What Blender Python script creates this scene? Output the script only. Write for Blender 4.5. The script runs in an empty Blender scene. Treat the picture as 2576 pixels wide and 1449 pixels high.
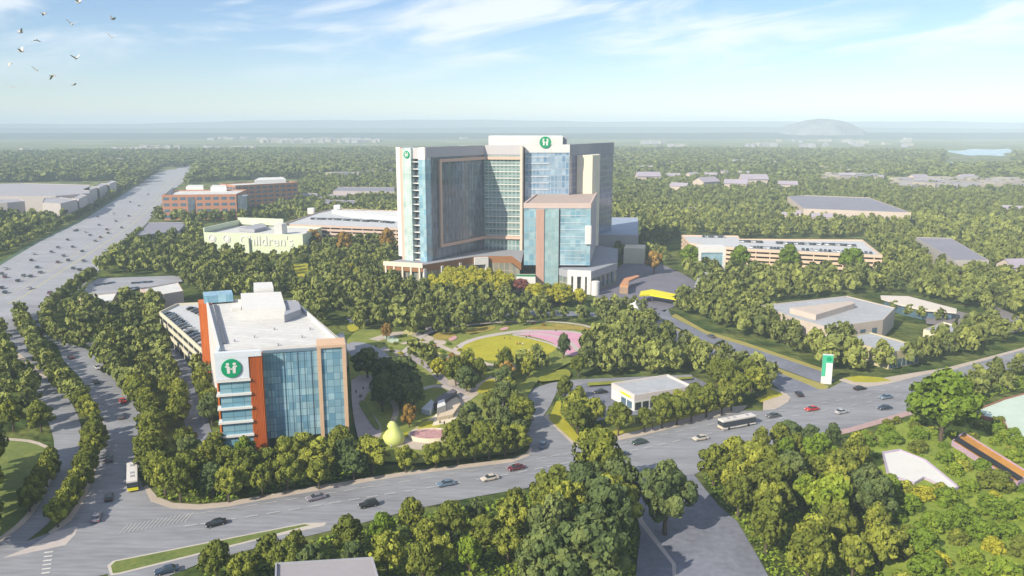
import bpy, bmesh, math, random
import numpy as np
from mathutils import Vector, Matrix
from mathutils.geometry import tessellate_polygon
random.seed(11); RNG = np.random.default_rng(5)
S = bpy.context.scene; COL = S.collection

# ---------------------------------------------------------------- camera model (photo read at 2576 x 1449)
W, H, F, CZ, YH = 2576., 1449., 2025., 95., 315.
TH = math.atan((H/2-YH)/F); CC, SS = math.cos(TH), math.sin(TH)
def G(x, y, z=0.):
    u = (x-W/2)/F; v = (H/2-y)/F
    dx, dy, dz = u, CC+v*SS, -SS+v*CC
    t = (z-CZ)/dz
    return (dx*t, dy*t)
def ATY(x, y, Y):
    u = (x-W/2)/F; v = (H/2-y)/F; t = Y/(CC+v*SS)
    return (u*t, Y, CZ+(-SS+v*CC)*t)
def PX(X, Y, Z=0.):
    d = Y*CC-(Z-CZ)*SS
    if d < 1: return (-9999, 9999)
    return (W/2+X/d*F, H/2-(Y*SS+(Z-CZ)*CC)/d*F)
def GP(pts, z=0.): return [G(p[0], p[1], z) for p in pts]
def lerp(a, b, t): return (a[0]+(b[0]-a[0])*t, a[1]+(b[1]-a[1])*t)
def dist(a, b): return math.hypot(a[0]-b[0], a[1]-b[1])
def area2(p): return sum(p[i][0]*p[(i+1) % len(p)][1]-p[(i+1) % len(p)][0]*p[i][1] for i in range(len(p)))
def ccw(p): return list(p) if area2(p) > 0 else list(p)[::-1]
def inside(x, y, P):
    r = False; n = len(P); j = n-1
    for i in range(n):
        xi, yi = P[i]; xj, yj = P[j]
        if (yi > y) != (yj > y) and x < (xj-xi)*(y-yi)/(yj-yi)+xi: r = not r
        j = i
    return r
def smooth(pts, n=3, closed=False):
    for _ in range(n):
        q = []; m = len(pts)
        for i in range(m if closed else m-1):
            a, b = pts[i], pts[(i+1) % m]
            q += [lerp(a, b, .25), lerp(a, b, .75)]
        if not closed: q = [pts[0]]+q+[pts[-1]]
        pts = q
    return pts
def ribbon(pts, w):
    """band of width w (metres) along a world polyline, as a polygon"""
    L, R = [], []
    for i, p in enumerate(pts):
        a = pts[max(i-1, 0)]; b = pts[min(i+1, len(pts)-1)]
        d = Vector((b[0]-a[0], b[1]-a[1])).normalized()
        ww = w[i] if isinstance(w, (list, tuple)) else w
        L.append((p[0]-d.y*ww/2, p[1]+d.x*ww/2)); R.append((p[0]+d.y*ww/2, p[1]-d.x*ww/2))
    return R+L[::-1]

# ---------------------------------------------------------------- materials
MATS = {}
def nt(name):
    m = bpy.data.materials.new(name); m.use_nodes = True
    return m, m.node_tree, m.node_tree.nodes['Principled BSDF']
def srgb(r, g, b):
    f = lambda c: ((c/255.+.055)/1.055)**2.4 if c > 10 else c/255./12.92
    return (f(r), f(g), f(b))
def mat(name, col, rough=.8, var=.15, scale=.3, metal=0., bump=0., var2=None, spec=.3, aniso=None):
    """plain surface whose colour wanders with object-space noise at two sizes"""
    if name in MATS: return MATS[name]
    m, t, b = nt(name)
    tc = t.nodes.new('ShaderNodeTexCoord'); n1 = t.nodes.new('ShaderNodeTexNoise'); n2 = t.nodes.new('ShaderNodeTexNoise')
    n1.inputs['Scale'].default_value = scale; n1.inputs['Detail'].default_value = 6
    n2.inputs['Scale'].default_value = scale*7; n2.inputs['Detail'].default_value = 3
    src = tc.outputs['Object']
    if aniso:
        mp = t.nodes.new('ShaderNodeMapping'); mp.inputs['Scale'].default_value = aniso[:3]; mp.inputs['Rotation'].default_value = (0, 0, aniso[3])
        t.links.new(src, mp.inputs['Vector']); src = mp.outputs['Vector']
    for n in (n1, n2): t.links.new(src, n.inputs['Vector'])
    ad = t.nodes.new('ShaderNodeMath'); ad.operation = 'ADD'
    t.links.new(n1.outputs['Fac'], ad.inputs[0]); t.links.new(n2.outputs['Fac'], ad.inputs[1])
    mr = t.nodes.new('ShaderNodeMapRange'); mr.inputs['From Min'].default_value = .65; mr.inputs['From Max'].default_value = 1.35
    t.links.new(ad.outputs[0], mr.inputs['Value'])
    mx = t.nodes.new('ShaderNodeMix'); mx.data_type = 'RGBA'
    c2 = var2 if var2 else tuple(c*(1+var) for c in col)
    c1 = col if var2 else tuple(c*(1-var) for c in col)
    mx.inputs['A'].default_value = (*c1, 1); mx.inputs['B'].default_value = (*c2, 1)
    t.links.new(mr.outputs[0], mx.inputs['Factor']); t.links.new(mx.outputs['Result'], b.inputs['Base Color'])
    b.inputs['Roughness'].default_value = rough; b.inputs['Metallic'].default_value = metal
    b.inputs['Specular IOR Level'].default_value = spec
    if bump:
        bp = t.nodes.new('ShaderNodeBump'); bp.inputs['Strength'].default_value = bump
        t.links.new(n2.outputs['Fac'], bp.inputs['Height']); t.links.new(bp.outputs[0], b.inputs['Normal'])
    MATS[name] = m; return m
def glassmat(name, c1, c2, mortar, pw, fh, ms=.12, metal=.35, rough=.12, drop=0.):
    """curtain wall: panes of slightly different tint between mullions, laid out on UVs in metres"""
    m, t, b = nt(name)
    uv = t.nodes.new('ShaderNodeTexCoord'); br = t.nodes.new('ShaderNodeTexBrick')
    br.offset = 0; br.squash = 1
    for k, v in (('Color1', (*c1, 1)), ('Color2', (*c2, 1)), ('Mortar', (*mortar, 1))): br.inputs[k].default_value = v
    br.inputs['Scale'].default_value = 1; br.inputs['Mortar Size'].default_value = ms; br.inputs['Mortar Smooth'].default_value = .1
    br.inputs['Bias'].default_value = 0; br.inputs['Brick Width'].default_value = pw; br.inputs['Row Height'].default_value = fh
    t.links.new(uv.outputs['UV'], br.inputs['Vector'])
    n = t.nodes.new('ShaderNodeTexNoise'); n.inputs['Scale'].default_value = .11; n.inputs['Detail'].default_value = 5
    mp = t.nodes.new('ShaderNodeMapping'); mp.inputs['Scale'].default_value = (.7, 1.6, 1)
    t.links.new(uv.outputs['UV'], mp.inputs['Vector']); t.links.new(mp.outputs[0], n.inputs['Vector'])
    mr = t.nodes.new('ShaderNodeMapRange'); mr.inputs['From Min'].default_value = .3; mr.inputs['From Max'].default_value = .7
    mr.inputs['To Min'].default_value = .82; mr.inputs['To Max'].default_value = 1.2
    t.links.new(n.outputs['Fac'], mr.inputs['Value'])
    mu = t.nodes.new('ShaderNodeMix'); mu.data_type = 'RGBA'; mu.blend_type = 'MULTIPLY'; mu.inputs['Factor'].default_value = 1
    t.links.new(br.outputs['Color'], mu.inputs['A']); t.links.new(mr.outputs[0], mu.inputs['B'])
    t.links.new(mu.outputs['Result'], b.inputs['Base Color'])
    b.inputs['Metallic'].default_value = metal; b.inputs['Roughness'].default_value = rough
    b.inputs['Specular IOR Level'].default_value = .8
    bp = t.nodes.new('ShaderNodeBump'); bp.inputs['Strength'].default_value = .04; bp.inputs['Distance'].default_value = .05
    t.links.new(br.outputs['Fac'], bp.inputs['Height']); t.links.new(bp.outputs[0], b.inputs['Normal'])
    MATS[name] = m; return m
def leafmat(name, dark, light):
    m, t, b = nt(name)
    oi = t.nodes.new('ShaderNodeObjectInfo'); ge = t.nodes.new('ShaderNodeNewGeometry'); n = t.nodes.new('ShaderNodeTexNoise')
    n.inputs['Scale'].default_value = .45; n.inputs['Detail'].default_value = 3
    t.links.new(ge.outputs['Position'], n.inputs['Vector'])
    at = t.nodes.new('ShaderNodeAttribute'); at.attribute_name = 'tint'
    ad = t.nodes.new('ShaderNodeMath'); ad.operation = 'ADD'; t.links.new(n.outputs['Fac'], ad.inputs[0]); t.links.new(at.outputs['Fac'], ad.inputs[1])
    a2 = t.nodes.new('ShaderNodeMath'); a2.operation = 'MULTIPLY_ADD'; a2.inputs[1].default_value = .6
    t.links.new(oi.outputs['Random'], a2.inputs[0]); t.links.new(ad.outputs[0], a2.inputs[2])
    mr = t.nodes.new('ShaderNodeMapRange'); mr.inputs['From Min'].default_value = .75; mr.inputs['From Max'].default_value = 1.75
    t.links.new(a2.outputs[0], mr.inputs['Value'])
    mx = t.nodes.new('ShaderNodeMix'); mx.data_type = 'RGBA'
    mx.inputs['A'].default_value = (*dark, 1); mx.inputs['B'].default_value = (*light, 1)
    t.links.new(mr.outputs[0], mx.inputs['Factor']); t.links.new(mx.outputs['Result'], b.inputs['Base Color'])
    b.inputs['Roughness'].default_value = .75; b.inputs['Specular IOR Level'].default_value = .15
    MATS[name] = m; return m

LEAF = {'olive': leafmat('olive_leaves', (.13, .155, .024), (.52, .53, .07)),
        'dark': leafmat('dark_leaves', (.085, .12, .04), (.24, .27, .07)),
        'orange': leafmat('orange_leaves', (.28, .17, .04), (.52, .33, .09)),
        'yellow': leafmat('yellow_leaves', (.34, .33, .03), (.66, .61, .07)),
        'bright': leafmat('bright_leaves', (.13, .20, .02), (.36, .42, .045)),
        'red': leafmat('red_leaves', (.20, .07, .06), (.34, .13, .10))}
WOODLEAF = leafmat('woodland_leaves', (.11, .135, .04), (.34, .37, .085))
BARK = mat('bark', (.10, .075, .055), .9, .3, 2)
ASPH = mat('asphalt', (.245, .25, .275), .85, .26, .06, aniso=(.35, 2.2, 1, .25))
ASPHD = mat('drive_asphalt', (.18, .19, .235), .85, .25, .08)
HWY = mat('highway_concrete', (.31, .315, .345), .85, .2, .04, aniso=(.3, 2., 1, .75))
PAVE = mat('pavement_concrete', (.47, .40, .34), .85, .12, .25)
PINKP = mat('pink_paving', (.58, .30, .40), .85, .14, .2)
WHITEP = mat('white_paving', (.47, .42, .40), .85, .08, .3)
PLAZA = mat('plaza_paving', (.36, .32, .33), .85, .14, .3)
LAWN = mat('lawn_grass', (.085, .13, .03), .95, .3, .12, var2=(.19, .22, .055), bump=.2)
YLAWN = mat('yellow_lawn_grass', (.30, .29, .018), .95, .3, .1, var2=(.44, .40, .035), bump=.2)  # yellow-green grass of the lawns and strips
MINTP = mat('mint_paving', (.42, .50, .38), .9, .15, .2)
KERB = mat('kerb_stone', (.5, .45, .4), .85, .1, 1.)
WHITE = mat('white_paint', (.68, .67, .65), .6, .05, .2)
def roofmat(name, col, w, h):
    m = mat(name, col, .78, .10, .07); t = m.node_tree; b = t.nodes['Principled BSDF']; src = b.inputs['Base Color'].links[0].from_socket
    tc = t.nodes.new('ShaderNodeTexCoord'); br = t.nodes.new('ShaderNodeTexBrick'); mp = t.nodes.new('ShaderNodeMapping'); mp.inputs['Rotation'].default_value = (0, 0, .25)
    for k, v in (('Color1', (1, 1, 1, 1)), ('Color2', (.93, .93, .93, 1)), ('Mortar', (.72, .72, .73, 1))): br.inputs[k].default_value = v
    br.inputs['Scale'].default_value = 1; br.inputs['Brick Width'].default_value = w; br.inputs['Row Height'].default_value = h; br.inputs['Mortar Size'].default_value = .09
    mu = t.nodes.new('ShaderNodeMix'); mu.data_type = 'RGBA'; mu.blend_type = 'MULTIPLY'; mu.inputs['Factor'].default_value = 1
    t.links.new(tc.outputs['UV'], mp.inputs['Vector']); t.links.new(mp.outputs[0], br.inputs['Vector']); t.links.new(src, mu.inputs['A']); t.links.new(br.outputs['Color'], mu.inputs['B']); t.links.new(mu.outputs['Result'], b.inputs['Base Color'])
    return m
ROOFW = roofmat('white_roof_membrane', (.62, .615, .60), 14, 3.2)
ROOFG = roofmat('grey_roof_membrane', (.40, .415, .44), 10, 2.4)
ROOFP = roofmat('slate_roof', (.25, .245, .29), 40, 2.0)
BEIGE = mat('beige_wall', (.52, .44, .38), .85, .08, .2)
CREAM = mat('cream_panel', (.70, .63, .48), .7, .06, .2)
TAN = mat('tan_panel', (.52, .35, .27), .7, .08, .3)
TANROOF = mat('tan_roof', (.43, .345, .31), .8, .08, .1)
ORANGE = mat('orange_terracotta', (.62, .15, .028), .65, .3, 1.2, aniso=(1, 1, .04, 0))
BRICK = mat('orange_brick', (.44, .21, .13), .85, .12, .6)
GREYW = mat('grey_panel', (.33, .335, .37), .7, .08, .15)
DARKG = mat('dark_grey_panel', (.10, .11, .14), .6, .1, .3)
CONC = mat('concrete', (.55, .5, .45), .85, .1, .4)
DECK = mat('parking_deck_top', (.50, .51, .53), .85, .08, .1)
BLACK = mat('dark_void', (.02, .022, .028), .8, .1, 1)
GREEN = mat('emblem_green', (.0, .29, .13), .5, .04, 1)
MINT = mat('mint_render', (.60, .66, .48), .75, .06, .15)
BROWN = mat('brown_timber', (.30, .14, .06), .7, .25, .8)
YEL = mat('yellow_canopy', (.72, .65, .01), .6, .05, .5)
ORCAN = mat('orange_canopy', (.55, .27, .13), .6, .1, .3)
LINE = mat('road_paint', (.60, .59, .57), .8, .15, .6)
YLINE = mat('yellow_road_paint', (.50, .46, .16), .8, .15, .6)
RUBBER = mat('tyre_rubber', (.02, .02, .02), .8, .1, 3)
CGLASS = mat('car_glass', (.03, .04, .05), .1, .05, 1, spec=.8)
PEAR = mat('pear_green', (.56, .62, .20), .5, .05, .3)
PINKF = mat('pink_flowers', (.48, .22, .26), .9, .4, 2, var2=(.60, .40, .38))
WATER = mat('lake_water', (.16, .30, .34), .2, .05, .01, spec=.6)
GL_OFF = glassmat('office_glass', (.15, .33, .47), (.40, .60, .69), (.12, .24, .34), 1.9, 2.1, .07, .2)
GL_BAY = glassmat('bay_glass', (.20, .42, .56), (.32, .52, .62), (.12, .26, .34), 3.2, 4.3, .10, .25)
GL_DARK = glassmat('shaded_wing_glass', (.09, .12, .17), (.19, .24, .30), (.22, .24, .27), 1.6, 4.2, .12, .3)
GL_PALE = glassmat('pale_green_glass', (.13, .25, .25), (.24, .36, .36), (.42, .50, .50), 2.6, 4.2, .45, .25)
GL_BLUE = glassmat('blue_ward_glass', (.16, .30, .48), (.46, .58, .70), (.40, .50, .62), 2.4, 4.2, .35, .25)
GL_LOW = glassmat('sky_glass', (.22, .44, .58), (.46, .66, .74), (.40, .56, .64), 3.0, 4.2, .3, .25)
GL_VIO = glassmat('shade_violet_glass', (.10, .13, .24), (.22, .25, .40), (.27, .28, .36), 3.0, 4.2, .7, .2)  # the wing's shaded side is painted into the violet pane colours
GL_MINT = glassmat('mint_strip_glass', (.46, .62, .60), (.62, .74, .70), (.66, .74, .72), 2.2, 4.2, .2, .2)
GL_WIN = mat('window_glass', (.10, .17, .24), .15, .3, .4, spec=.8, metal=.2)

# ---------------------------------------------------------------- object helpers
def prop(o, label=None, cat=None, group=None, kind=None):
    for k, v in (('label', label), ('category', cat), ('group', group), ('kind', kind)):
        if v: o[k] = v
    return o
def thing(name, label, cat, loc=(0, 0, 0), group=None, rz=0.):
    o = bpy.data.objects.new(name, None); COL.objects.link(o)
    o.location = loc; o.rotation_euler = (0, 0, rz); o.empty_display_size = .5
    return prop(o, label, cat, group)
class MB:
    """collects faces in world (or local) metres; build() links ONE mesh object"""
    def __init__(s): s.v = []; s.f = []; s.uv = []; s.mi = []
    def face(s, pts, uv=None, mi=0):
        i = len(s.v); s.v += [tuple(p) for p in pts]; s.f.append(tuple(range(i, i+len(pts))))
        s.uv += uv if uv else [(p[0], p[1]) for p in pts]; s.mi.append(mi)
    def poly(s, pts, z, mi=0, flip=False):
        for t in tessellate_polygon([[Vector((p[0], p[1], 0)) for p in pts]]):
            q = [pts[k] for k in t]
            if (area2(q) < 0) != flip: q = q[::-1]
            s.face([(p[0], p[1], z) for p in q], None, mi)
    def wall(s, a, b, z0, z1, mi=0, u0=0.):
        L = dist(a, b)
        s.face([(a[0], a[1], z0), (b[0], b[1], z0), (b[0], b[1], z1), (a[0], a[1], z1)], [(u0, z0), (u0+L, z0), (u0+L, z1), (u0, z1)], mi)
    def prism(s, pts, z0, z1, top=True, bottom=False, mi=0, mt=None):
        pts = ccw(pts); u = 0.
        for i in range(len(pts)):
            a, b = pts[i], pts[(i+1) % len(pts)]; s.wall(a, b, z0, z1, mi, u); u += dist(a, b)
        if top: s.poly(pts, z1, mi if mt is None else mt)
        if bottom: s.poly(pts, z0, mi, True)
    def box(s, x0, x1, y0, y1, z0, z1, mi=0): s.prism([(x0, y0), (x1, y0), (x1, y1), (x0, y1)], z0, z1, True, True, mi)
    def wbox(s, a, b, u0, u1, z0, z1, d0, d1, mi=0):
        """box on the wall a->b (seen from outside left to right), u along, d outward"""
        L = dist(a, b); dx, dy = (b[0]-a[0])/L, (b[1]-a[1])/L; nx, ny = dy, -dx
        q = lambda u, d: (a[0]+dx*u+nx*d, a[1]+dy*u+ny*d)
        s.prism([q(u0, d1), q(u1, d1), q(u1, d0), q(u0, d0)], z0, z1, True, True, mi)
    def rings(s, rs, mi=0, cap=True):
        """loft closed rings of equal count"""
        n = len(rs[0])
        for a, b in zip(rs, rs[1:]):
            for i in range(n):
                j = (i+1) % n; s.face([a[i], a[j], b[j], b[i]], None, mi)
        if cap: s.face(rs[0][::-1], None, mi); s.face(rs[-1], None, mi)
    def tube(s, a, b, r0, r1, n=8, mi=0):
        a, b = Vector(a), Vector(b); d = (b-a).normalized()
        x = d.orthogonal().normalized(); y = d.cross(x)
        R = lambda c, r: [tuple(c+x*math.cos(2*math.pi*k/n)*r+y*math.sin(2*math.pi*k/n)*r) for k in range(n)]
        s.rings([R(a, r0), R(b, r1)], mi)
    def build(s, name, mats, parent=None, bevel=0., smooth=False, weld=False):
        me = bpy.data.meshes.new(name)
        off = Vector((0, 0, 0)); p = parent
        while p: off = off+Vector(p.location); p = p.parent
        me.from_pydata([tuple(Vector(p)-off) for p in s.v], [], s.f)
        uvl = me.uv_layers.new(name='UVMap'); uvl.data.foreach_set('uv', [c for p in s.uv for c in p])
        for m in (mats if isinstance(mats, (list, tuple)) else [mats]): me.materials.append(m)
        me.polygons.foreach_set('material_index', s.mi)
        if weld or bevel or smooth:
            bm = bmesh.new(); bm.from_mesh(me); bmesh.ops.remove_doubles(bm, verts=bm.verts, dist=.002)
            if bevel:
                bmesh.ops.bevel(bm, geom=[e for e in bm.edges if e.is_manifold and e.calc_face_angle(0) > .5], offset=bevel, segments=2, affect='EDGES', profile=.6)
            bm.to_mesh(me); bm.free()
        if smooth: me.polygons.foreach_set('use_smooth', [True]*len(me.polygons))
        me.update()
        o = bpy.data.objects.new(name, me); COL.objects.link(o)
        if parent: o.parent = parent
        return o
def sheet(name, pts, z, m, kind='structure'):
    b = MB(); b.poly(pts, z); return prop(b.build(name, m), kind=kind)
def raised(name, pts, z, m, kind='structure'):
    b = MB(); b.prism(pts, 0.0, z); return prop(b.build(name, m), kind=kind)
def copyobj(o, parent=None):
    c = o.copy(); COL.objects.link(c)
    if parent: c.parent = parent
    return c
def copytree(o):
    r = copyobj(o)
    for ch in o.children:
        c = copyobj(ch, r)
        for g in ch.children: copyobj(g, c)
    return r

NOTREE = []      # photo-space polygons where no tree stands
FOOT = []        # world footprints of buildings

# ================================================================ SETTING: ground, roads, paths
def ground_mat():
    m, t, b = nt('ground_cover')
    tc = t.nodes.new('ShaderNodeTexCoord'); sep = t.nodes.new('ShaderNodeSeparateXYZ'); t.links.new(tc.outputs['Object'], sep.inputs[0])
    def noise(sc, det=4):
        n = t.nodes.new('ShaderNodeTexNoise'); n.inputs['Scale'].default_value = sc; n.inputs['Detail'].default_value = det
        t.links.new(tc.outputs['Object'], n.inputs['Vector']); return n.outputs['Fac']
    def ramp(src, a, b_):
        r = t.nodes.new('ShaderNodeMapRange'); r.inputs['From Min'].default_value = a; r.inputs['From Max'].default_value = b_
        t.links.new(src, r.inputs['Value']); return r.outputs[0]
    def mix(f, a, b_):
        x = t.nodes.new('ShaderNodeMix'); x.data_type = 'RGBA'; t.links.new(f, x.inputs['Factor'])
        for k, c in (('A', a), ('B', b_)):
            if isinstance(c, tuple): x.inputs[k].default_value = (*c, 1)
            else: t.links.new(c, x.inputs[k])
        return x.outputs['Result']
    near = mix(ramp(noise(.06), .4, .62), (.055, .085, .025), (.13, .15, .045))
    canopy = mix(ramp(noise(.055, 3), .42, .6), (.07, .09, .04), (.20, .22, .085))
    canopy = mix(ramp(noise(.004, 5), .50, .62), canopy, (.23, .24, .11))
    pale = mix(ramp(noise(.02, 2), .35, .65), (.42, .37, .28), (.16, .17, .09))
    tw = t.nodes.new('ShaderNodeMapping'); tw.inputs['Scale'].default_value = (.0016, .0045, 1); t.links.new(tc.outputs['Object'], tw.inputs['Vector'])
    n = t.nodes.new('ShaderNodeTexNoise'); n.inputs['Scale'].default_value = 1; n.inputs['Detail'].default_value = 6; t.links.new(tw.outputs[0], n.inputs['Vector'])
    far = mix(ramp(n.outputs['Fac'], .60, .68), canopy, pale)
    ln = t.nodes.new('ShaderNodeVectorMath'); ln.operation = 'LENGTH'; t.links.new(tc.outputs['Object'], ln.inputs[0])
    c = mix(ramp(ln.outputs['Value'], 700, 1100), near, far)
    t.links.new(c, b.inputs['Base Color']); b.inputs['Roughness'].default_value = 1; b.inputs['Specular IOR Level'].default_value = 0
    bp = t.nodes.new('ShaderNodeBump'); bp.inputs['Strength'].default_value = .9; bp.inputs['Distance'].default_value = 4
    t.links.new(ramp(noise(.06, 3), .3, .7), bp.inputs['Height']); t.links.new(bp.outputs[0], b.inputs['Normal'])
    return m
g = MB(); R0 = 13500
xs = [-R0, -4000, -1500, -500, 0, 500, 1500, 4000, R0]
for i in range(8):
    for j in range(8):
        g.face([(xs[i], xs[j], 0), (xs[i+1], xs[j], 0), (xs[i+1], xs[j+1], 0), (xs[i], xs[j+1], 0)])
prop(g.build('ground', ground_mat()), kind='structure')

# distant hills and the bare rock dome on the horizon
HILL = mat('hill_forest', (.03, .05, .045), 1, .3, .004, spec=0)
ROCK = mat('bare_rock', (.05, .055, .07), 1, .35, .010, spec=0, bump=.8, var2=(.30, .31, .32))
def hillrange(name, D, base, prof, depth, seed):
    b = MB(); rr = random.Random(seed); n = 160; ph = [rr.uniform(0, 6.28) for _ in range(6)]
    fr, tp, bk = [], [], []
    for i in range(n+1):
        x = -9500+19000*i/n
        h = base+prof*(.5+.26*math.sin(x/2600+ph[0])+.16*math.sin(x/1300+ph[1])+.07*math.sin(x/520+ph[2])+.03*math.sin(x/170+ph[3]))
        e = 1 if abs(x) < 8500 else (9500-abs(x))/1000
        fr.append((x, D, 0)); tp.append((x, D+depth*.5, max(h*e, 1))); bk.append((x, D+depth, 0))
    for i in range(n):
        b.face([fr[i], fr[i+1], tp[i+1], tp[i]]); b.face([tp[i], tp[i+1], bk[i+1], bk[i]])
    return prop(b.build(name, HILL, smooth=True), kind='structure')
hillrange('hills', 10800, 100, 85, 1500, 3)
hillrange('hills', 8300, 50, 30, 1500, 8)
hillrange('hills', 5700, 24, 20, 1400, 21)
def dome():
    b = MB(); cx, cy = ATY(2068, 325, 6300)[0], 6300; rings = []
    for k in range(16):
        t = k/15; z = 20+122*math.sin(t*math.pi/2)**1.3; r = math.cos(t*math.pi/2)**.85
        rings.append([(cx+(345*r*(1+.06*math.sin(3*a)+.05*math.sin(7*a+k))-60*t)*math.cos(a), cy+290*r*math.sin(a), z+(7*math.sin(5*a+k)+5*math.sin(11*a+2.3*k))*r*t) for a in [2*math.pi*i/36 for i in range(36)]])
    b.rings(rings); return prop(b.build('rock_hill', ROCK, smooth=True), kind='structure')
dome()
for pts in ([(2360, 378), (2420, 380), (2440, 374), (2500, 377), (2540, 373), (2548, 384), (2520, 386), (2535, 394), (2470, 390), (2440, 393), (2400, 385)],
            [(2372, 411), (2405, 407), (2425, 412), (2440, 419), (2400, 424), (2370, 421)]):
    sheet('lake', smooth(GP(pts), 1, True), .5, WATER)

ZL = [.05]
def lay(name, pts, m, px=True, rnd=0, tree=False):
    """a sheet a few mm above the last one; photo-space outline unless px=False"""
    ZL[0] += .005
    P = smooth(pts, rnd, True) if rnd else pts
    if not tree and px: NOTREE.append(P)
    return sheet(name, GP(P) if px else P, ZL[0], m)
# motorway
HW_L = [(-60, 700), (0, 668), (100, 608), (200, 560), (250, 528), (310, 490), (350, 462), (390, 436), (425, 427)]
HW_R = [(486, 426), (470, 450), (440, 475), (405, 515), (370, 560), (330, 600), (290, 640), (262, 665), (240, 690), (200, 728), (135, 768), (105, 782), (67, 790), (58, 800), (15, 815), (-60, 860)]
lay('grass_verge', [(-60, 735), (0, 695), (100, 632), (200, 575), (310, 500), (392, 440), (390, 434), (310, 486), (200, 554), (100, 600), (0, 660), (-60, 690)], mat('verge_grass', (.07, .12, .07), .95, .3, .1))
lay('road', HW_L+HW_R, HWY)
far_mid = [(445, 424), (470, 418), (520, 412), (600, 408), (690, 405)]
lay('road', ribbon(GP([(455, 427)]+far_mid[1:]), 24), HWY, px=False)
def pline(name, pts, w, m, z=None):
    ZL[0] += .005
    P = GP(pts); ws = [w*(1 if isinstance(w, (int, float)) else 1)]*len(P)
    return sheet(name, ribbon(P, ws), ZL[0], m)
pline('road_marking', [(0, 746), (58, 722), (146, 668), (243, 606), (324, 554), (389, 498), (418, 462), (440, 436)], .35, YLINE)
pline('road_marking', [(20, 765), (58, 746), (146, 688), (243, 626), (324, 571), (389, 515), (430, 470), (455, 437)], .6, YLINE)
for k in range(1, 5):
    t = k/5
    pline('road_marking', [lerp(a, b, t) for a, b in zip([(-20, 722), (97, 650), (194, 592), (275, 546), (324, 514), (389, 462), (425, 434)], [(0, 690), (97, 622), (194, 568), (262, 524), (316, 490), (380, 446), (424, 428)])], .18, LINE)
    pline('road_marking', [lerp(a, b, t) for a, b in zip([(20, 757), (146, 682), (243, 622), (324, 566), (389, 512), (430, 466)], [(0, 724), (97, 664), (194, 606), (275, 560), (350, 504), (420, 444)])], .18, LINE)
# left carriageways
lay('road', smooth([(5, 806), (62, 800), (72, 850), (100, 905), (140, 960), (178, 1010), (203, 1060), (205, 1100), (192, 1177), (165, 1240), (130, 1310), (90, 1345), (40, 1380), (-60, 1440), (-60, 1390), (10, 1350), (62, 1310), (100, 1262), (135, 1180), (138, 1120), (128, 1076), (100, 1010), (60, 950), (20, 880)], 1, True), ASPH)
lay('road', [(60, 766), (104, 770), (104, 790), (130, 832), (165, 862), (215, 878), (239, 894), (298, 943), (363, 1029), (363, 1058), (351, 1137), (348, 1195), (360, 1225), (379, 1245), (400, 1285), (390, 1420), (200, 1460), (-40, 1460), (-40, 1400), (130, 1340), (214, 1256), (238, 1189), (254, 1067), (250, 1040), (207, 956), (161, 909), (145, 870), (98, 837), (78, 793)], ASPH)
# main road
N_KERB = [(362, 1225), (379, 1262), (430, 1280), (500, 1283), (570, 1276), (644, 1262), (852, 1226), (941, 1210), (1030, 1195), (1288, 1164), (1330, 1148), (1340, 1130)]
MAIN = [(272, 1421), (360, 1240)]+N_KERB[1:]+[(1367, 1046), (1376, 1050), (1444, 1122), (1464, 1124), (1493, 1110), (1563, 1108), (1609, 1099), (1868, 1034), (1919, 1034), (1985, 1012), (1989, 1001), (1972, 987), (1990, 960), (2086, 978), (2120, 960), (2178, 973), (2230, 966), (2321, 943), (2386, 933), (2450, 914), (2600, 872),
        (2600, 918), (2414, 952), (2330, 975), (2285, 1000), (2292, 1040), (2140, 1085), (1960, 1120), (1800, 1165), (1745, 1196), (1590, 1208), (1345, 1225), (1200, 1250), (1050, 1280), (880, 1325), (644, 1380), (520, 1412), (400, 1460), (272, 1470)]
lay('road', MAIN, ASPH)
# service street running out at the lower edge
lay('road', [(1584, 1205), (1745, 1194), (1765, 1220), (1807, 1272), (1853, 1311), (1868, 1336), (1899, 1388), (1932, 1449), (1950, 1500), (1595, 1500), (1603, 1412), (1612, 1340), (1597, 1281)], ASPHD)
# driveway to the pavilion
lay('road', [(1340, 1132), (1318, 1108), (1332, 1075), (1338, 1065), (1318, 1030), (1300, 1002), (1306, 990), (1345, 976), (1390, 963), (1450, 955), (1740, 943), (1745, 955), (1480, 972), (1470, 990), (1500, 1020), (1545, 1050), (1500, 1060), (1460, 1000), (1400, 988), (1385, 1020), (1367, 1048)], ASPH)
lay('car_park', [(1400, 985), (1480, 962), (1742, 948), (1800, 975), (1760, 1010), (1600, 1045), (1500, 1050), (1430, 1010)], ASPHD)
# eastern drive with its grass strip
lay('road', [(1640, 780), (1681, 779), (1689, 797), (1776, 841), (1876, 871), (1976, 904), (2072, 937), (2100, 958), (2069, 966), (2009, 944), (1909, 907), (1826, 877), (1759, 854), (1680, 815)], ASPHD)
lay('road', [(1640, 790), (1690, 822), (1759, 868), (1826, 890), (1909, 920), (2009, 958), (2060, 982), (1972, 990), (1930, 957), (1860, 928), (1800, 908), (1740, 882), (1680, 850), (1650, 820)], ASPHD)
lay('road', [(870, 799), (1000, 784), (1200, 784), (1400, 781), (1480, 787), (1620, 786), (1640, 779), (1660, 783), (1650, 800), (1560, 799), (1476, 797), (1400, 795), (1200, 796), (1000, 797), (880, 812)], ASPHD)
lay('road', [(1490, 760), (1535, 690), (1570, 662), (1640, 655), (1720, 690), (1760, 715), (1750, 745), (1690, 775), (1655, 785), (1600, 770), (1560, 755), (1530, 765)], mat('forecourt_asphalt', (.17, .165, .21), .85, .15, .1))
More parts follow.
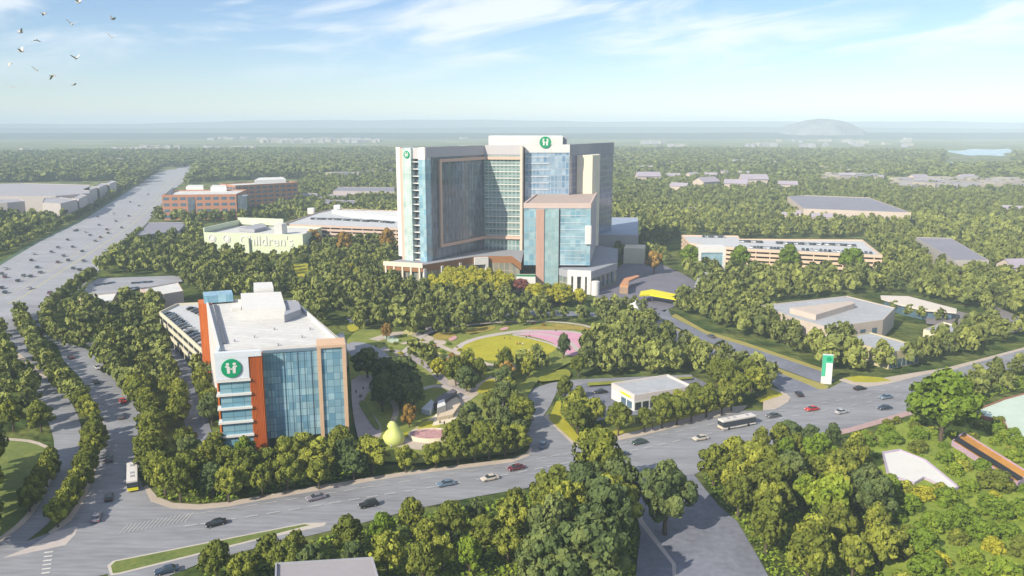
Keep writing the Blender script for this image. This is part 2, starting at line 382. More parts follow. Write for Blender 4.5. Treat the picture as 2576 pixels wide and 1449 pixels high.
# road beside the office, left wood
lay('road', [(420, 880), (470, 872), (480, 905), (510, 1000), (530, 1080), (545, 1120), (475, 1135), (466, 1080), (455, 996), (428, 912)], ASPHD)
for y in (905, 999): pline('road_marking', [(432+(y-905)*.33, y+6), (476+(y-905)*.33, y-5)], .7, LINE)
lay('path', ribbon(GP([(-20, 842), (39, 891), (91, 930), (148, 966), (192, 995), (232, 1025)]), 2.6), PAVE, px=False)
NOTREE.append([(-20, 832), (200, 990), (240, 1030), (225, 1032), (185, 1003), (-20, 855)])
# lawn with its curved walk at the left edge
lay('path', [(-60, 1102), (60, 1104), (112, 1117), (142, 1140), (146, 1160), (128, 1215), (104, 1265), (70, 1312), (22, 1352), (-60, 1400)], PAVE, rnd=1)
lay('lawn', [(-60, 1108), (55, 1110), (104, 1122), (130, 1142), (133, 1160), (116, 1212), (92, 1262), (58, 1306), (14, 1344), (-60, 1388)], LAWN, rnd=1)
# traffic island, crosswalk, median
raised('traffic_island', GP([(6, 1406), (76, 1376), (137, 1339), (195, 1325), (190, 1345), (165, 1372), (101, 1386)]), .14, WHITEP)
for k in range(6):
    pline('road_marking', [(112-k*1.5, 1392+k*10.5), (134-k*1.5, 1389.5+k*10.5)], .55, LINE)
for k in range(16):
    a = (300+k*11, 1345-k*2.0); pline('road_marking', [a, (a[0]+22, a[1]-24)], .12, LINE)
raised('kerb', GP([(270, 1424), (285, 1412), (644, 1341), (766, 1317), (822, 1316), (815, 1324), (644, 1361), (300, 1446), (278, 1449)]), .15, KERB)
b = MB(); b.poly(GP([(279, 1425), (290, 1414), (644, 1343.5), (766, 1320), (780, 1322), (644, 1357), (300, 1442), (284, 1444)]), .16); prop(b.build('grass_median', LAWN), kind='structure')
for off_m in (-5.2, 1.2):
    base = smooth(GP([(420, 1330), (644, 1296), (852, 1262), (1030, 1234), (1288, 1192), (1420, 1165), (1560, 1140), (1700, 1110), (1868, 1072), (2000, 1046), (2150, 1020), (2300, 985), (2450, 935), (2600, 896)]), 2); rib = ribbon(base, abs(off_m)*2); nb_ = len(base)
    side = rib[:nb_] if off_m > 0 else rib[nb_:][::-1]; acc = 0
    for p, q in zip(side, side[1:]):
        L = dist(p, q); k = 0.
        while k+3 < L: lay('road_marking', ribbon([lerp(p, q, k/L), lerp(p, q, (k+3)/L)], .16), LINE, px=False); k += 9
        acc += L
# pavements along the kerbs
raised('pavement', GP(N_KERB+[(1334, 1126), (1322, 1142), (1285, 1155), (1030, 1186), (941, 1200), (852, 1215), (644, 1250), (570, 1264), (500, 1270), (435, 1266), (395, 1250), (372, 1222)]), .14, PAVE)
raised('pavement', GP([(1493, 1109), (1563, 1107), (1609, 1098), (1868, 1033), (1880, 1020), (1835, 1024), (1609, 1083), (1540, 1098), (1510, 1096)]), .14, PAVE)
raised('pavement', GP([(1919, 1033), (1950, 1030), (1984, 1011), (1989, 1000), (1972, 986), (1940, 975), (1922, 970), (1935, 990), (1920, 1010)]), .14, PAVE)
raised('pavement', GP([(2110, 956), (2139, 967), (2178, 974), (2230, 967), (2321, 944), (2386, 934), (2450, 915), (2600, 873), (2600, 868), (2450, 908), (2380, 926), (2300, 938), (2200, 955), (2140, 948)]), .14, PAVE)
raised('pavement', GP([(2296, 1043), (2140, 1088), (2060, 1105), (2060, 1096), (2140, 1076), (2285, 1034)]), .14, mat('worn_pink_paving', (.42, .29, .28), .85, .14, .2))
raised('pavement', GP([(1368, 1049), (1444, 1122), (1464, 1121), (1462, 1113), (1400, 1060), (1376, 1042)]), .14, PAVE)
raised('pavement', GP([(254, 1062), (262, 1055), (245, 1130), (240, 1190), (215, 1256), (180, 1310), (130, 1345), (122, 1340), (172, 1300), (205, 1250), (230, 1188), (240, 1130)]), .14, PAVE)
raised('pavement', GP([(239, 893), (250, 890), (310, 945), (372, 1028), (376, 1060), (366, 1058), (362, 1030), (298, 944)]), .14, PAVE)
raised('pavement', GP([(215, 865), (235, 858), (275, 876), (240, 884)]), .14, PAVE)
raised('pavement', GP([(1584, 1205), (1594, 1203), (1606, 1281), (1620, 1312), (1700, 1420), (1703, 1500), (1696, 1500), (1690, 1420), (1610, 1320), (1596, 1285)]), .14, WHITEP)
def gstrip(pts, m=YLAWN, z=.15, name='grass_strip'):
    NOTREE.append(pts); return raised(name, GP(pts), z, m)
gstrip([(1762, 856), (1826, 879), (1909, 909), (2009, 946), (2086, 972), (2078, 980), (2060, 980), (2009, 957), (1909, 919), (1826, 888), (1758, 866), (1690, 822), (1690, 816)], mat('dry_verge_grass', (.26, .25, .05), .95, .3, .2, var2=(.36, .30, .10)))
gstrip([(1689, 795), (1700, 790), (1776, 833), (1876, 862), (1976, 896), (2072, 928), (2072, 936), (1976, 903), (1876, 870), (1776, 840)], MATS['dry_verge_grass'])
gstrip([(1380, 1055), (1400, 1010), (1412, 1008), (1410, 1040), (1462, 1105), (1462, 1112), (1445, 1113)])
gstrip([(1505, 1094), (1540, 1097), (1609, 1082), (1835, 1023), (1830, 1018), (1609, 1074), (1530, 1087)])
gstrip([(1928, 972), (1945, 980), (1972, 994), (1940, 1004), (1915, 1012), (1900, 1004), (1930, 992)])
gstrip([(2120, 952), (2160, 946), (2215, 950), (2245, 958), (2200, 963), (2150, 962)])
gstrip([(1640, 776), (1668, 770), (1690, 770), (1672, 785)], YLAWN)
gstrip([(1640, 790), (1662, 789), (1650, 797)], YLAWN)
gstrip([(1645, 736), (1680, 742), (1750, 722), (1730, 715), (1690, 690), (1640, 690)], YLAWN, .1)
# park: lawns, terraces, walks
YL2 = mat('park_grass', (.17, .19, .02), .95, .3, .1, var2=(.30, .31, .035), bump=.2)
def lawn(pts, m, rnd=2, tree=False): return lay('lawn', pts, m, rnd=rnd, tree=tree)
lawn([(870, 830), (990, 835), (1090, 860), (1190, 830), (1300, 810), (1490, 820), (1520, 870), (1430, 920), (1340, 960), (1300, 1100), (1330, 1125), (1285, 1150), (960, 1180), (900, 1120), (880, 950)], mat('park_ground_grass', (.12, .17, .03), .95, .3, .08, var2=(.27, .28, .06), bump=.2), 1, True)
PALEG = mat('pale_yellow_grass', (.44, .42, .16), .95, .2, .15, var2=(.58, .54, .24))
lay('plaza', [(884, 950), (958, 948), (938, 982), (918, 1003), (912, 1030), (945, 1053), (962, 1082), (955, 1112), (905, 1125), (890, 1060), (884, 1000)], PLAZA, rnd=1)
lay('plaza', [(862, 872), (900, 862), (953, 878), (998, 914), (985, 935), (959, 942), (910, 925), (887, 905)], mat('blue_grey_paving', (.26, .27, .30), .85, .12, .2), rnd=1)
lay('path', ribbon(smooth(GP([(960, 880), (1010, 892), (1040, 905), (1090, 935), (1110, 960), (1150, 985), (1190, 1000)]), 2), 4), PLAZA, px=False)
lay('path', ribbon(smooth(GP([(940, 860), (985, 845), (1030, 840), (1085, 858), (1120, 870)]), 2), 6), PAVE, px=False)
lay('path', ribbon(smooth(GP([(1135, 905), (1160, 870), (1220, 850), (1300, 838), (1400, 828), (1470, 832)]), 2), 4), WHITEP, px=False)
lay('plaza', [(950, 1122), (1000, 1108), (1030, 1100), (1048, 1088), (1110, 1100), (1108, 1125), (1065, 1140), (1010, 1132)], PAVE, rnd=1)
lay('path', ribbon(smooth(GP([(1048, 1095), (1100, 1062), (1140, 1030), (1200, 985), (1245, 955), (1290, 930)]), 2), 5), PAVE, px=False)
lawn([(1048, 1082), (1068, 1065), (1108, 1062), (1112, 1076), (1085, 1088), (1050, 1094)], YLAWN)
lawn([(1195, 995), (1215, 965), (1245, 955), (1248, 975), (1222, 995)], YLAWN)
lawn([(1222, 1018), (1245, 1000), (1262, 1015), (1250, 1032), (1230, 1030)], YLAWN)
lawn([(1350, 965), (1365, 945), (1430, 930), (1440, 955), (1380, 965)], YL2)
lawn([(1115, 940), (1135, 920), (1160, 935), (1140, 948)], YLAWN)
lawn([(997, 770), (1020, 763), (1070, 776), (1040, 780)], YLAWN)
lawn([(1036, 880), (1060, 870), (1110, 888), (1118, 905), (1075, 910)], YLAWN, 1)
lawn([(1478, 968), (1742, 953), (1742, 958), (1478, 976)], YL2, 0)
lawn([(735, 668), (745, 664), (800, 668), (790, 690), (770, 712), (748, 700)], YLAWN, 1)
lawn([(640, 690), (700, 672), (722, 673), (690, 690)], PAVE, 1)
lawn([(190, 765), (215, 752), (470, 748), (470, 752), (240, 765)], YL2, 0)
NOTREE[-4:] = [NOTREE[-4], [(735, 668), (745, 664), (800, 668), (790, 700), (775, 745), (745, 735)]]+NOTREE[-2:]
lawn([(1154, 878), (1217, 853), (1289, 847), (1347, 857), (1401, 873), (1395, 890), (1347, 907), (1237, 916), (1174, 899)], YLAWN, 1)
lay('plaza', [(1286, 845), (1347, 837), (1433, 838), (1482, 851), (1485, 868), (1470, 886), (1448, 901), (1428, 900), (1401, 871), (1347, 852)], PINKP, rnd=1)
lay('path', ribbon(smooth(GP([(1290, 846), (1347, 843), (1400, 850), (1440, 868), (1456, 892)]), 2), 2.2), WHITEP, px=False)
lay('path', ribbon(smooth(GP([(1286, 842), (1347, 836), (1433, 837), (1484, 849)]), 2), 2.4), WHITEP, px=False)
lay('path', ribbon(smooth(GP([(1290, 847), (1347, 858), (1401, 874), (1428, 900)]), 2), 1.6), WHITEP, px=False)
lawn([(1306, 832), (1360, 824), (1420, 828), (1450, 834), (1350, 834)], mat('golden_grass', (.32, .25, .05), .95, .25, .2), 1)
for pl, w_, m in (([(1010, 870), (1050, 862), (1090, 868), (1130, 885), (1180, 905), (1230, 925), (1290, 930), (1340, 920)], 3, PAVE), ([(1000, 900), (1030, 880), (1060, 850), (1095, 835), (1150, 825)], 2.6, WHITEP), ([(1250, 1000), (1262, 1040), (1255, 1080), (1290, 1110), (1325, 1125)], 3, PLAZA), ([(1150, 825), (1240, 815), (1350, 812), (1450, 818), (1500, 832)], 2.5, PAVE), ([(955, 1000), (985, 1010), (1000, 1040), (985, 1075)], 2, PAVE), ([(1060, 985), (1100, 975), (1140, 985), (1175, 1010)], 3, WHITEP), ([(1040, 760), (1060, 790), (1075, 820), (1080, 838)], 3, PLAZA)):
    lay('path', ribbon(smooth(GP(pl), 2), w_), m, px=False)
for pts, m in (([(1040, 868), (1070, 876), (1105, 890), (1112, 905), (1080, 915), (1050, 900)], PALEG), ([(1222, 1016), (1246, 998), (1264, 1014), (1252, 1034), (1230, 1032)], PALEG), ([(1010, 838), (1035, 830), (1050, 842), (1025, 852)], PALEG), ([(1080, 935), (1100, 925), (1120, 940), (1100, 955)], PALEG), ([(1085, 850), (1110, 838), (1150, 842), (1140, 858), (1100, 862)], MATS['golden_grass']), ([(1160, 838), (1200, 828), (1250, 824), (1240, 836), (1180, 846)], MATS['golden_grass']), ([(960, 852), (985, 848), (1010, 862), (985, 872)], MINTP), ([(870, 822), (900, 820), (905, 835), (880, 842)], YLAWN),
               ([(1380, 820), (1440, 822), (1490, 832), (1480, 838), (1400, 828)], MATS['golden_grass']), ([(1120, 965), (1150, 958), (1160, 972), (1135, 980)], PAVE), ([(965, 905), (990, 900), (1010, 915), (990, 922)], PAVE), ([(900, 1020), (915, 1010), (940, 1055), (960, 1085), (945, 1090), (915, 1045)], LAWN), ([(1005, 1100), (1040, 1090), (1035, 1102), (1010, 1112)], YLAWN), ([(1310, 1120), (1332, 1112), (1336, 1124), (1318, 1132)], YLAWN)):
    lay('flower_bed', pts, m, rnd=2, tree=True)
lay('flower_bed', [(1255, 833), (1275, 826), (1282, 832), (1262, 838)], PINKF, rnd=1)
lay('flower_bed', [(1125, 860), (1145, 848), (1152, 856), (1135, 864)], PINKF, rnd=1)
NOTREE.append([(1150, 860), (1240, 840), (1480, 836), (1490, 870), (1470, 900), (1440, 925), (1380, 915), (1240, 935), (1160, 905)])
NOTREE.append([(955, 1090), (1040, 1060), (1060, 1010), (1100, 1000), (1175, 1000), (1185, 1085), (1130, 1120), (1115, 1140), (1000, 1160), (950, 1135)])
NOTREE.append([(884, 945), (958, 943), (945, 990), (925, 1010), (970, 1085), (960, 1130), (890, 1130)])
NOTREE.append([(1190, 990), (1215, 960), (1262, 955), (1266, 1045), (1225, 1040)])

# ================================================================ BUILDINGS
def plain_building(name, label, cat, roof_px, z, wm, rm, group=None, parapet=.5, world=False, foot=True, skirt=True):
    P = ccw(roof_px if world else GP(roof_px, z)); cx = sum(p[0] for p in P)/len(P); cy = sum(p[1] for p in P)/len(P)
    t = thing(name, label, cat, (cx, cy, 0), group)
    b = MB(); b.prism(P, 0, z+parapet, top=False)
    I = [lerp(p, (cx, cy), min(.4/max(dist(p, (cx, cy)), 1), .1)) for p in P]
    for i in range(len(P)):
        j = (i+1) % len(P)
        b.face([(*P[i], z+parapet), (*P[j], z+parapet), (*I[j], z+parapet), (*I[i], z+parapet)])
        b.face([(*I[i], z+parapet), (*I[j], z+parapet), (*I[j], z), (*I[i], z)])
    b.build('wall', wm, t)
    r = MB(); r.poly(I, z); r.build('roof', rm, t)
    if foot: FOOT.append(P)
    return t, P
def windows(t, a, b, us, zs, w, h, m=GL_WIN, name='window', d=.06):
    """each window its own child; panes stand a little proud with a frame lip"""
    src = {}
    for z in zs:
        for u in us:
            k = 0
            if k not in src:
                x = MB(); x.wbox(a, b, us[0], us[0]+w, zs[0], zs[0]+h, -.1, d)
                src[k] = x.build(name, m, t); base = (us[0], zs[0])
            else:
                c = copyobj(src[k]); c.parent = t
                L = dist(a, b); c.location = ((b[0]-a[0])/L*(u-base[0]), (b[1]-a[1])/L*(u-base[0]), z-base[1])
def emblem(t, c, right, nrm, r, name='emblem'):
    """green disc with two white child figures joined as one mark"""
    R = Vector((*right, 0)).normalized(); N = Vector((*nrm, 0)).normalized(); U = Vector((0, 0, 1)); c = Vector(c)
    ring = lambda rr, d: [tuple(c+R*math.cos(a)*rr+U*math.sin(a)*rr+N*d) for a in [2*math.pi*k/40 for k in range(40)]]
    b = MB(); b.rings([ring(r, -.5), ring(r, .25), ring(r*.96, .32)]); e = b.build(name, GREEN, t)
    def blob(pts):
        m = MB(); P = [(x*r, y*r) for x, y in pts]; A = [tuple(c+R*x+U*y+N*.325) for x, y in P]; B = [tuple(c+R*x+U*y+N*.4) for x, y in P]
        m.face(B)
        for i in range(len(P)):
            j = (i+1) % len(P); m.face([A[i], A[j], B[j], B[i]])
        m.build('emblem_figure', WHITE, e)
    for s in (-1, 1):
        body = [(.14, -.52), (.42, -.52), (.44, .12), (.60, .16), (.56, .30), (.20, .26), (.12, .10)]
        if s < 0: body = [(-x, y) for x, y in body][::-1]
        blob(body)
        blob([(s*.33+.17*math.cos(a), .47+.15*math.sin(a)) for a in [2*math.pi*k/14 for k in range(14)]])
    blob([(-.1, -.12), (.1, -.12), (.1, .0), (-.1, .0)])
    return e

# ---- near office block -------------------------------------------------------
ZO = 30.0
FL, FR, BR, BL = (-84.2, 221.3), (-49.4, 230.2), (-80.8, 293.4), (-115.6, 296.6)
off = thing('office_building', 'white roofed office block with blue glass front, orange fins and a round green emblem', 'building', (-82, 258, 0))
FOOT.append([FL, FR, BR, BL])
ZB = 4.2
Lf = dist(FL, FR); fx = ((FR[0]-FL[0])/Lf, (FR[1]-FL[1])/Lf); fn = (fx[1], -fx[0])
def fo(u, d): return (FL[0]+fx[0]*u+fn[0]*d, FL[1]+fx[1]*u+fn[1]*d)
b = MB(); b.prism([fo(0, -4), fo(Lf, -4), BR, BL], 0, ZO+.9, top=False); b.build('wall', mat('office_wall', (.60, .57, .55), .75, .06, .2), off)
rp = [lerp(fo(.3, -.3), (-82, 258), .012), lerp(fo(Lf-.3, -.3), (-82, 258), .012), lerp(BR, (-82, 258), .012), lerp(BL, (-82, 258), .012)]
r = MB(); r.poly([fo(8.7, -.8), fo(Lf-.5, -.8), lerp(BR, (-82, 258), .02), lerp(BL, (-82, 258), .02), fo(0.5, -4.2), fo(8.7, -4.2)], ZO); roof = r.build('roof', ROOFW, off)
r = MB()
for q0, q1 in ((FR, BR), (BR, BL), (BL, fo(0, -4))):
    L = dist(q0, q1); r.wbox(q0, q1, 0 if q0 != FR else 6.0, L, ZO-.2, ZO+1.0, -.7, .08)
r.build('parapet', WHITE, off)
# glass front, recessed ground floor
b = MB(); b.wall(fo(12.4, 0), fo(Lf-8.2, 0), ZB, ZO+.6, 0, 12.4); b.poly([fo(12.4, 0), fo(Lf-8.2, 0), fo(Lf-8.2, -4), fo(12.4, -4)], ZB, 0, True); b.build('glass_front', GL_OFF, off)
b = MB()
for k in range(1, 8): b.wbox(FL, FR, 12.4+k*1.93-.05, 12.4+k*1.93+.05, ZB, ZO+.4, 0, .2 if k % 2 else .1)
b.wbox(FL, FR, 12.4, Lf-8.2, ZO+.35, ZO+1.0, -.8, .3)
b.build('mullions', mat('blue_grey_metal', (.16, .22, .28), .5, .1, 1), off)
b = MB(); b.wbox(FL, FR, 12.4, Lf-.6, .0, ZB, -4.0, -3.8); b.build('lobby_glass', GL_WIN, off)
# tan framed corner bay on the right
b = MB()
b.wbox(FL, FR, Lf-8.2, Lf-7.1, 3.2, ZO+.9, -1, .9); b.wbox(FL, FR, Lf-1.0, Lf+.1, 3.2, ZO+.9, -1, .9)
b.wbox(FL, FR, Lf-8.2, Lf+.1, ZO+.9, ZO+1.7, -7.2, .95)
b.build('tan_frame', mat('tan_frame_panel', (.62, .42, .28), .7, .08, .3), off)
b = MB(); b.wall(fo(Lf-7.1, .35), fo(Lf-1, .35), 4.0, ZO+.9, 0, 0.4); b.poly([fo(Lf-7.1, .35), fo(Lf-1, .35), fo(Lf-1, -1), fo(Lf-7.1, -1)], 4.0, 0, True); b.build('bay_window', GL_OFF, off)
# projecting left bay with slabs, sign panel and orange fins
d0 = 3.2
b = MB(); b.wall(fo(.5, d0), fo(8.7, d0), 1, ZO-5.6, 0, 0); b.wall(fo(0.5, -4), fo(.5, d0), 1, ZO-5.6, 0, 0); b.build('bay_glass', GL_BAY, off)
for k in range(6):
    z = ZO-6.1-k*4.15
    b = MB(); b.prism([fo(-.5, d0+.75), fo(9.0, d0+.75), fo(9.0, -.5), fo(-.5, -.5)], z-.3, z+.3, True, True); b.build('balcony_slab', WHITE, off)
b = MB(); b.prism([fo(-.3, d0+.35), fo(8.7, d0+.35), fo(8.7, -3.8), fo(-.3, -3.8)], ZO-5.7, ZO+.6, False, True)
b.wbox(FL, FR, -.3, 12.3, ZO+.6, ZO+2.2, d0-1.4, d0+.4); b.wbox(FL, FR, -.3, .6, ZO+.6, ZO+2.2, -3.9, d0-1.4)
b.poly([fo(-.3, d0+.35), fo(8.7, d0+.35), fo(8.7, -3.8), fo(-.3, -3.8)], ZO+.59)
sp = b.build('sign_panel', mat('sign_panel_white', (.66, .70, .76), .5, .05, .2), off)
c = fo(4.0, d0+.4); emblem(off, (c[0], c[1], ZO-2.4), fx, fn, 2.75)
def fins(a, b_, u0, u1, z0, z1, dd0, dd1, n, t):
    m = MB(); m.wbox(a, b_, u0, u1, z0, z1, dd0, dd1-.18); w = (u1-u0)/n
    for k in range(n): m.wbox(a, b_, u0+k*w+.04, u0+k*w+w*.55, z0, z1, dd1-.18, dd1)
    return m.build('terracotta_screen', ORANGE, t)
fins(FL, FR, 8.7, 12.4, 2.0, ZO+.6, -1, d0+.1, 9, off)
fins(fo(-.4, -4), fo(-.4, d0), 0.2, 5.0, 1, ZO-5.7, -.3, .1, 8, off)
Ll = dist(BL, FL)
fins(BL, fo(0, -4), -.6, 7.5, 4, ZO+.6, -2, 2.6, 14, off)
b = MB(); b.wbox(BL, FL, -.6, 7.5, ZO+.6, ZO+3.4, -9.5, .7); b.build('stair_head', GL_BAY, off)
b = MB(); b.wbox(BL, FL, 10, Ll-14, ZO+.02, ZO+.5, -3.6, -2.4); b.build('roof_gutter', DARKG, off)
# rooftop plant
def roofbox(t, q, z0, z1, m, name='plant_room'):
    x = MB(); x.prism(q, z0, z1); return x.build(name, m, t)
Q = lambda pts, z: GP(pts, z)
roofbox(off, Q([(611, 806), (720, 800), (708, 758), (607, 762)], ZO), ZO, ZO+3.7, WHITE)
roofbox(off, Q([(640, 760), (690, 757), (686, 742), (640, 744)], ZO), ZO, ZO+5.2, WHITE)
b = MB(); b.prism(Q([(716, 812), (758, 796), (752, 776), (722, 772)], ZO), ZO, ZO+2.6); b.build('roof_screen', GREYW, off)
b = MB(); b.prism(Q([(583, 783), (607, 781), (604, 772), (582, 774)], ZO), ZO, ZO+1.2); b.build('air_handler', WHITE, off)
for x, y in ((590, 860), (640, 850), (700, 870), (760, 850), (690, 830), (780, 830)):
    p = G(x, y, ZO); m = MB(); m.tube((p[0], p[1], ZO), (p[0], p[1], ZO+.55), .22, .22); m.tube((p[0], p[1], ZO+.55), (p[0], p[1], ZO+.75), .4, .35); m.build('roof_vent', GREYW, off)
# annexe to the right of the block
plain_building('service_annexe', 'small white roofed annexe with dark openings behind the right side of the glass office', 'building', [(815, 858), (864, 838), (872, 868), (858, 880)], 9, MATS['office_wall'], ROOFW)

# ---- parking deck beside the office -------------------------------------------
def deck(label, roof_px, z, levels, mfac, edges, roofm=DECK, group=None):
    P = ccw(GP(roof_px, z)); cx = sum(p[0] for p in P)/len(P); cy = sum(p[1] for p in P)/len(P)
    t = thing('parking_deck', label, 'parking deck', (cx, cy, 0), group); FOOT.append(P)
    b = MB(); b.prism([lerp(p, (cx, cy), .03) for p in P], 0, z-1.2, top=False); b.build('dark_core', BLACK, t)  # black core standing in for the shade inside the parking levels
    r = MB(); r.poly(P, z); r.poly(P, z-1.0, 0, True); r.build('roof_deck', roofm, t)
    step = z/levels
    for k in range(levels):
        z1 = z+1.0-k*step; m = MB()
        for i in range(len(P)): a, c = P[i], P[(i+1) % len(P)]; m.wbox(a, c, -.15, dist(a, c)+.15, z1-1.75, z1, -.35, .15)
        m.build('spandrel', mfac, t)
    for i in range(len(P)):
        a, c = P[i], P[(i+1) % len(P)]; L = dist(a, c); n = max(2, int(L/9))
        if L < 6: continue
        for j in range(n): m = MB(); u = min(max(L*(j+.5)/n, .4), L-.4); m.wbox(a, c, u-.35, u+.35, 0, z-.8, -.5, -.05); m.build('column', mfac, t)
    return t, P
deckA, PA = deck('cream parking deck with cars on top and dark openings beside the glass office', [(402, 789), (446, 768), (513, 765), (517, 884), (508, 884), (440, 822)], 11, 3, mat('cream_precast', (.58, .54, .42), .85, .08, .3), None)
deckB, PB = deck('long parking deck with tan stripes and rooftop ramp behind the mint sign building', [(712, 566), (800, 536), (842, 527), (1010, 533), (1010, 577)], 15, 5, mat('tan_precast', (.56, .43, .36), .85, .06, .3), None)
b = MB(); q = GP([(835, 536), (1008, 541), (1008, 556), (880, 546)], 15); b.prism(q, 15.0, 18.2, True); b.build('ramp', WHITE, deckB)
b = MB(); q = GP([(690, 562), (711, 563), (711, 588), (690, 587)], 12); q = GP([(690, 590), (710, 590)], 14); b.prism([q[0], q[1], (q[1][0]+2, q[1][1]+7), (q[0][0]+2, q[0][1]+7)], 0, 22); b.build('stair_tower', WHITE, deckB)
for x, y in ((782, 536), (848, 528)):
    q = GP([(x-9, y), (x+8, y)], 15); b = MB(); b.prism([q[0], q[1], (q[1][0], q[1][1]+6), (q[0][0], q[0][1]+6)], 14, 19.5); b.build('stair_tower', WHITE, deckB, bevel=.8)
deckC, PC = deck('white topped parking deck with peach stripes behind the white framed entrance box', [(1715, 594), (1857, 596), (1860, 604), (2169, 606), (2219, 646), (1884, 630), (1734, 615)], 12, 4, mat('peach_precast', (.64, .48, .36), .85, .06, .3), None)
# entrance tower of the right deck
a, c = G(1756, 690), G(1822, 690); yy = a[1]
t = thing('entrance_pavilion', 'white framed entrance box with a tall blue window in front of the right parking deck', 'building', ((a[0]+c[0])/2, yy, 0))
b = MB(); b.box(a[0], a[0]+1.6, yy, yy+10, 0, 18); b.box(c[0]-1.6, c[0], yy, yy+10, 0, 18); b.box(a[0]+1.6, c[0]-1.6, yy, yy+10, 14.2, 18); b.build('frame', WHITE, t)
b = MB(); b.wall((a[0]+1.6, yy+.5), (c[0]-1.6, yy+.5), 3.8, 14.2); b.build('window', GL_LOW, t)
b = MB(); b.wall((a[0]+1.6, yy+2.5), (c[0]-1.6, yy+2.5), 0, 3.8); b.build('entrance_door', BLACK, t)
FOOT.append([(a[0], yy), (c[0], yy), (c[0], yy+10), (a[0], yy+10)])
q = GP([(1748, 715), (1800, 717), (1812, 698), (1806, 684), (1762, 684)], 5); t = thing('entrance_canopy', 'grey flat canopy on posts below the white framed entrance box', 'canopy', (q[0][0], q[0][1], 0))
b = MB(); b.prism(q, 4.5, 5); b.build('canopy_roof', ROOFG, t)
for p in q[:4]:
    p = lerp(p, q[4], .08); b = MB(); b.tube((p[0], p[1], 0), (p[0], p[1], 4.5), .25, .25); b.build('post', WHITE, t)

# ---- mint sign building --------------------------------------------------------
ZM = 15; A, B_ = G(512, 584, ZM), G(761, 590, ZM); C_, D_ = G(668, 560, ZM), G(540, 569, ZM)
mint = thing('sign_building', 'pale mint building with white raised lettering and two round emblems on its long front', 'building', (A[0]+30, A[1]+8, 0))
dB = (B_[0]+4, B_[1]+45); dA = (A[0]+10, A[1]+52); FOOT.append([A, B_, dB, dA])
b = MB(); b.prism([A, B_, dB, dA], 0, ZM, False); b.build('wall', MINT, mint)
b = MB(); b.poly([A, B_, dB, dA], ZM-1.2); b.build('roof', ROOFW, mint)
b = MB(); b.wbox(dA, A, 0, dist(dA, A), ZM, ZM+3.5, -.8, .05); b.wbox(dB, dA, dist(dB, dA)*.45, dist(dB, dA), ZM, ZM+5.5, -1.5, .05); b.build('parapet_wall', MINT, mint)
b = MB(); q = GP([(600, 578), (660, 565), (672, 575), (640, 582)], ZM); b.prism(q, ZM-1, ZM+1.6); b.build('roof_plant', GREYW, mint)
L = dist(A, B_); up = .44*L
b = MB(); b.wbox(A, B_, up-2.6, up+2.4, 0, ZM-3.5, .05, 2.2); b.build('pier', mat('pale_mint_render', (.62, .68, .50), .75, .05, .2), mint)
def text(body, a, b_, u, z, size, parent, m, ext=.2, d=.1, name='lettering'):
    cu = bpy.data.curves.new(name, 'FONT'); cu.body = body; cu.size = size; cu.extrude = ext; cu.resolution_u = 4
    tmp = bpy.data.objects.new(name, cu); me = bpy.data.meshes.new_from_object(tmp); bpy.data.objects.remove(tmp)
    LL = dist(a, b_); dx = Vector(((b_[0]-a[0])/LL, (b_[1]-a[1])/LL, 0)); n = Vector((dx.y, -dx.x, 0))
    org = Vector((a[0], a[1], z))+dx*u+n*(d+ext)
    M = Matrix.Translation(org) @ Matrix((dx, Vector((0, 0, 1)), n)).transposed().to_4x4()
    p = parent; off_ = Vector((0, 0, 0))
    while p: off_ += Vector(p.location); p = p.parent
    me.transform(Matrix.Translation(-off_) @ M); me.materials.clear(); me.materials.append(m)
    o = bpy.data.objects.new(name, me); COL.objects.link(o); o.parent = parent; return o
text("Children's", A, B_, .365*L, ZM-9.0, 10.6, mint, WHITE, .2, .05)
def ringmark(t, a, b_, u, z, r, m):
    LL = dist(a, b_); dx = Vector(((b_[0]-a[0])/LL, (b_[1]-a[1])/LL, 0)); n = Vector((dx.y, -dx.x, 0)); c = Vector((a[0], a[1], z))+dx*u+n*.05
    x = MB(); N = 28
    R = lambda rr, d: [tuple(c+dx*math.cos(2*math.pi*k/N)*rr+Vector((0, 0, 1))*math.sin(2*math.pi*k/N)*rr+n*d) for k in range(N)]
    x.rings([R(r, 0), R(r, .35), R(r*.78, .35), R(r*.74, .1)], cap=False)
    x.face(R(r*.6, .2)[::1])
    x.rings([R(r*.6, .0), R(r*.6, .2)], cap=False)
    return x.build('round_emblem', m, t)
for uu in (.085, .235): ringmark(mint, A, B_, uu*L, ZM-4.6, 3.1, WHITE)

# ---- brick offices -------------------------------------------------------------
def brick_office(label, fl, fr, z, depth, rows, cols, gap, side=True):
    d = (fr[0]-fl[0], fr[1]-fl[1]); L = math.hypot(*d); n = (-d[1]/L, d[0]/L)
    P = [fl, fr, (fr[0]+n[0]*depth, fr[1]+n[1]*depth), (fl[0]+n[0]*depth, fl[1]+n[1]*depth)]
    t, P2 = plain_building('brick_office', label, 'building', P, z, BRICK, ROOFW, world=True, parapet=1.2)
    w = L/cols; h = z/rows
    us = [k*w+w*.16 for k in range(cols) if k not in gap]; zs = [k*h+h*.28 for k in range(rows)]
    windows(t, fl, fr, us, zs, w*.68, h*.48)
    a, b_ = P[3], fl; Ls = dist(a, b_); c2 = max(2, int(Ls/w))
    windows(t, a, b_, [k*Ls/c2+.8 for k in range(c2)], zs, Ls/c2-1.8, h*.48)
    return t, P, L, w
Y1 = 800.
e = lambda x, y, Y: ATY(x, y, Y)
fl, fr = e(407, 494, 820)[:2], e(594, 493, 830)[:2]
ZD = 24.5
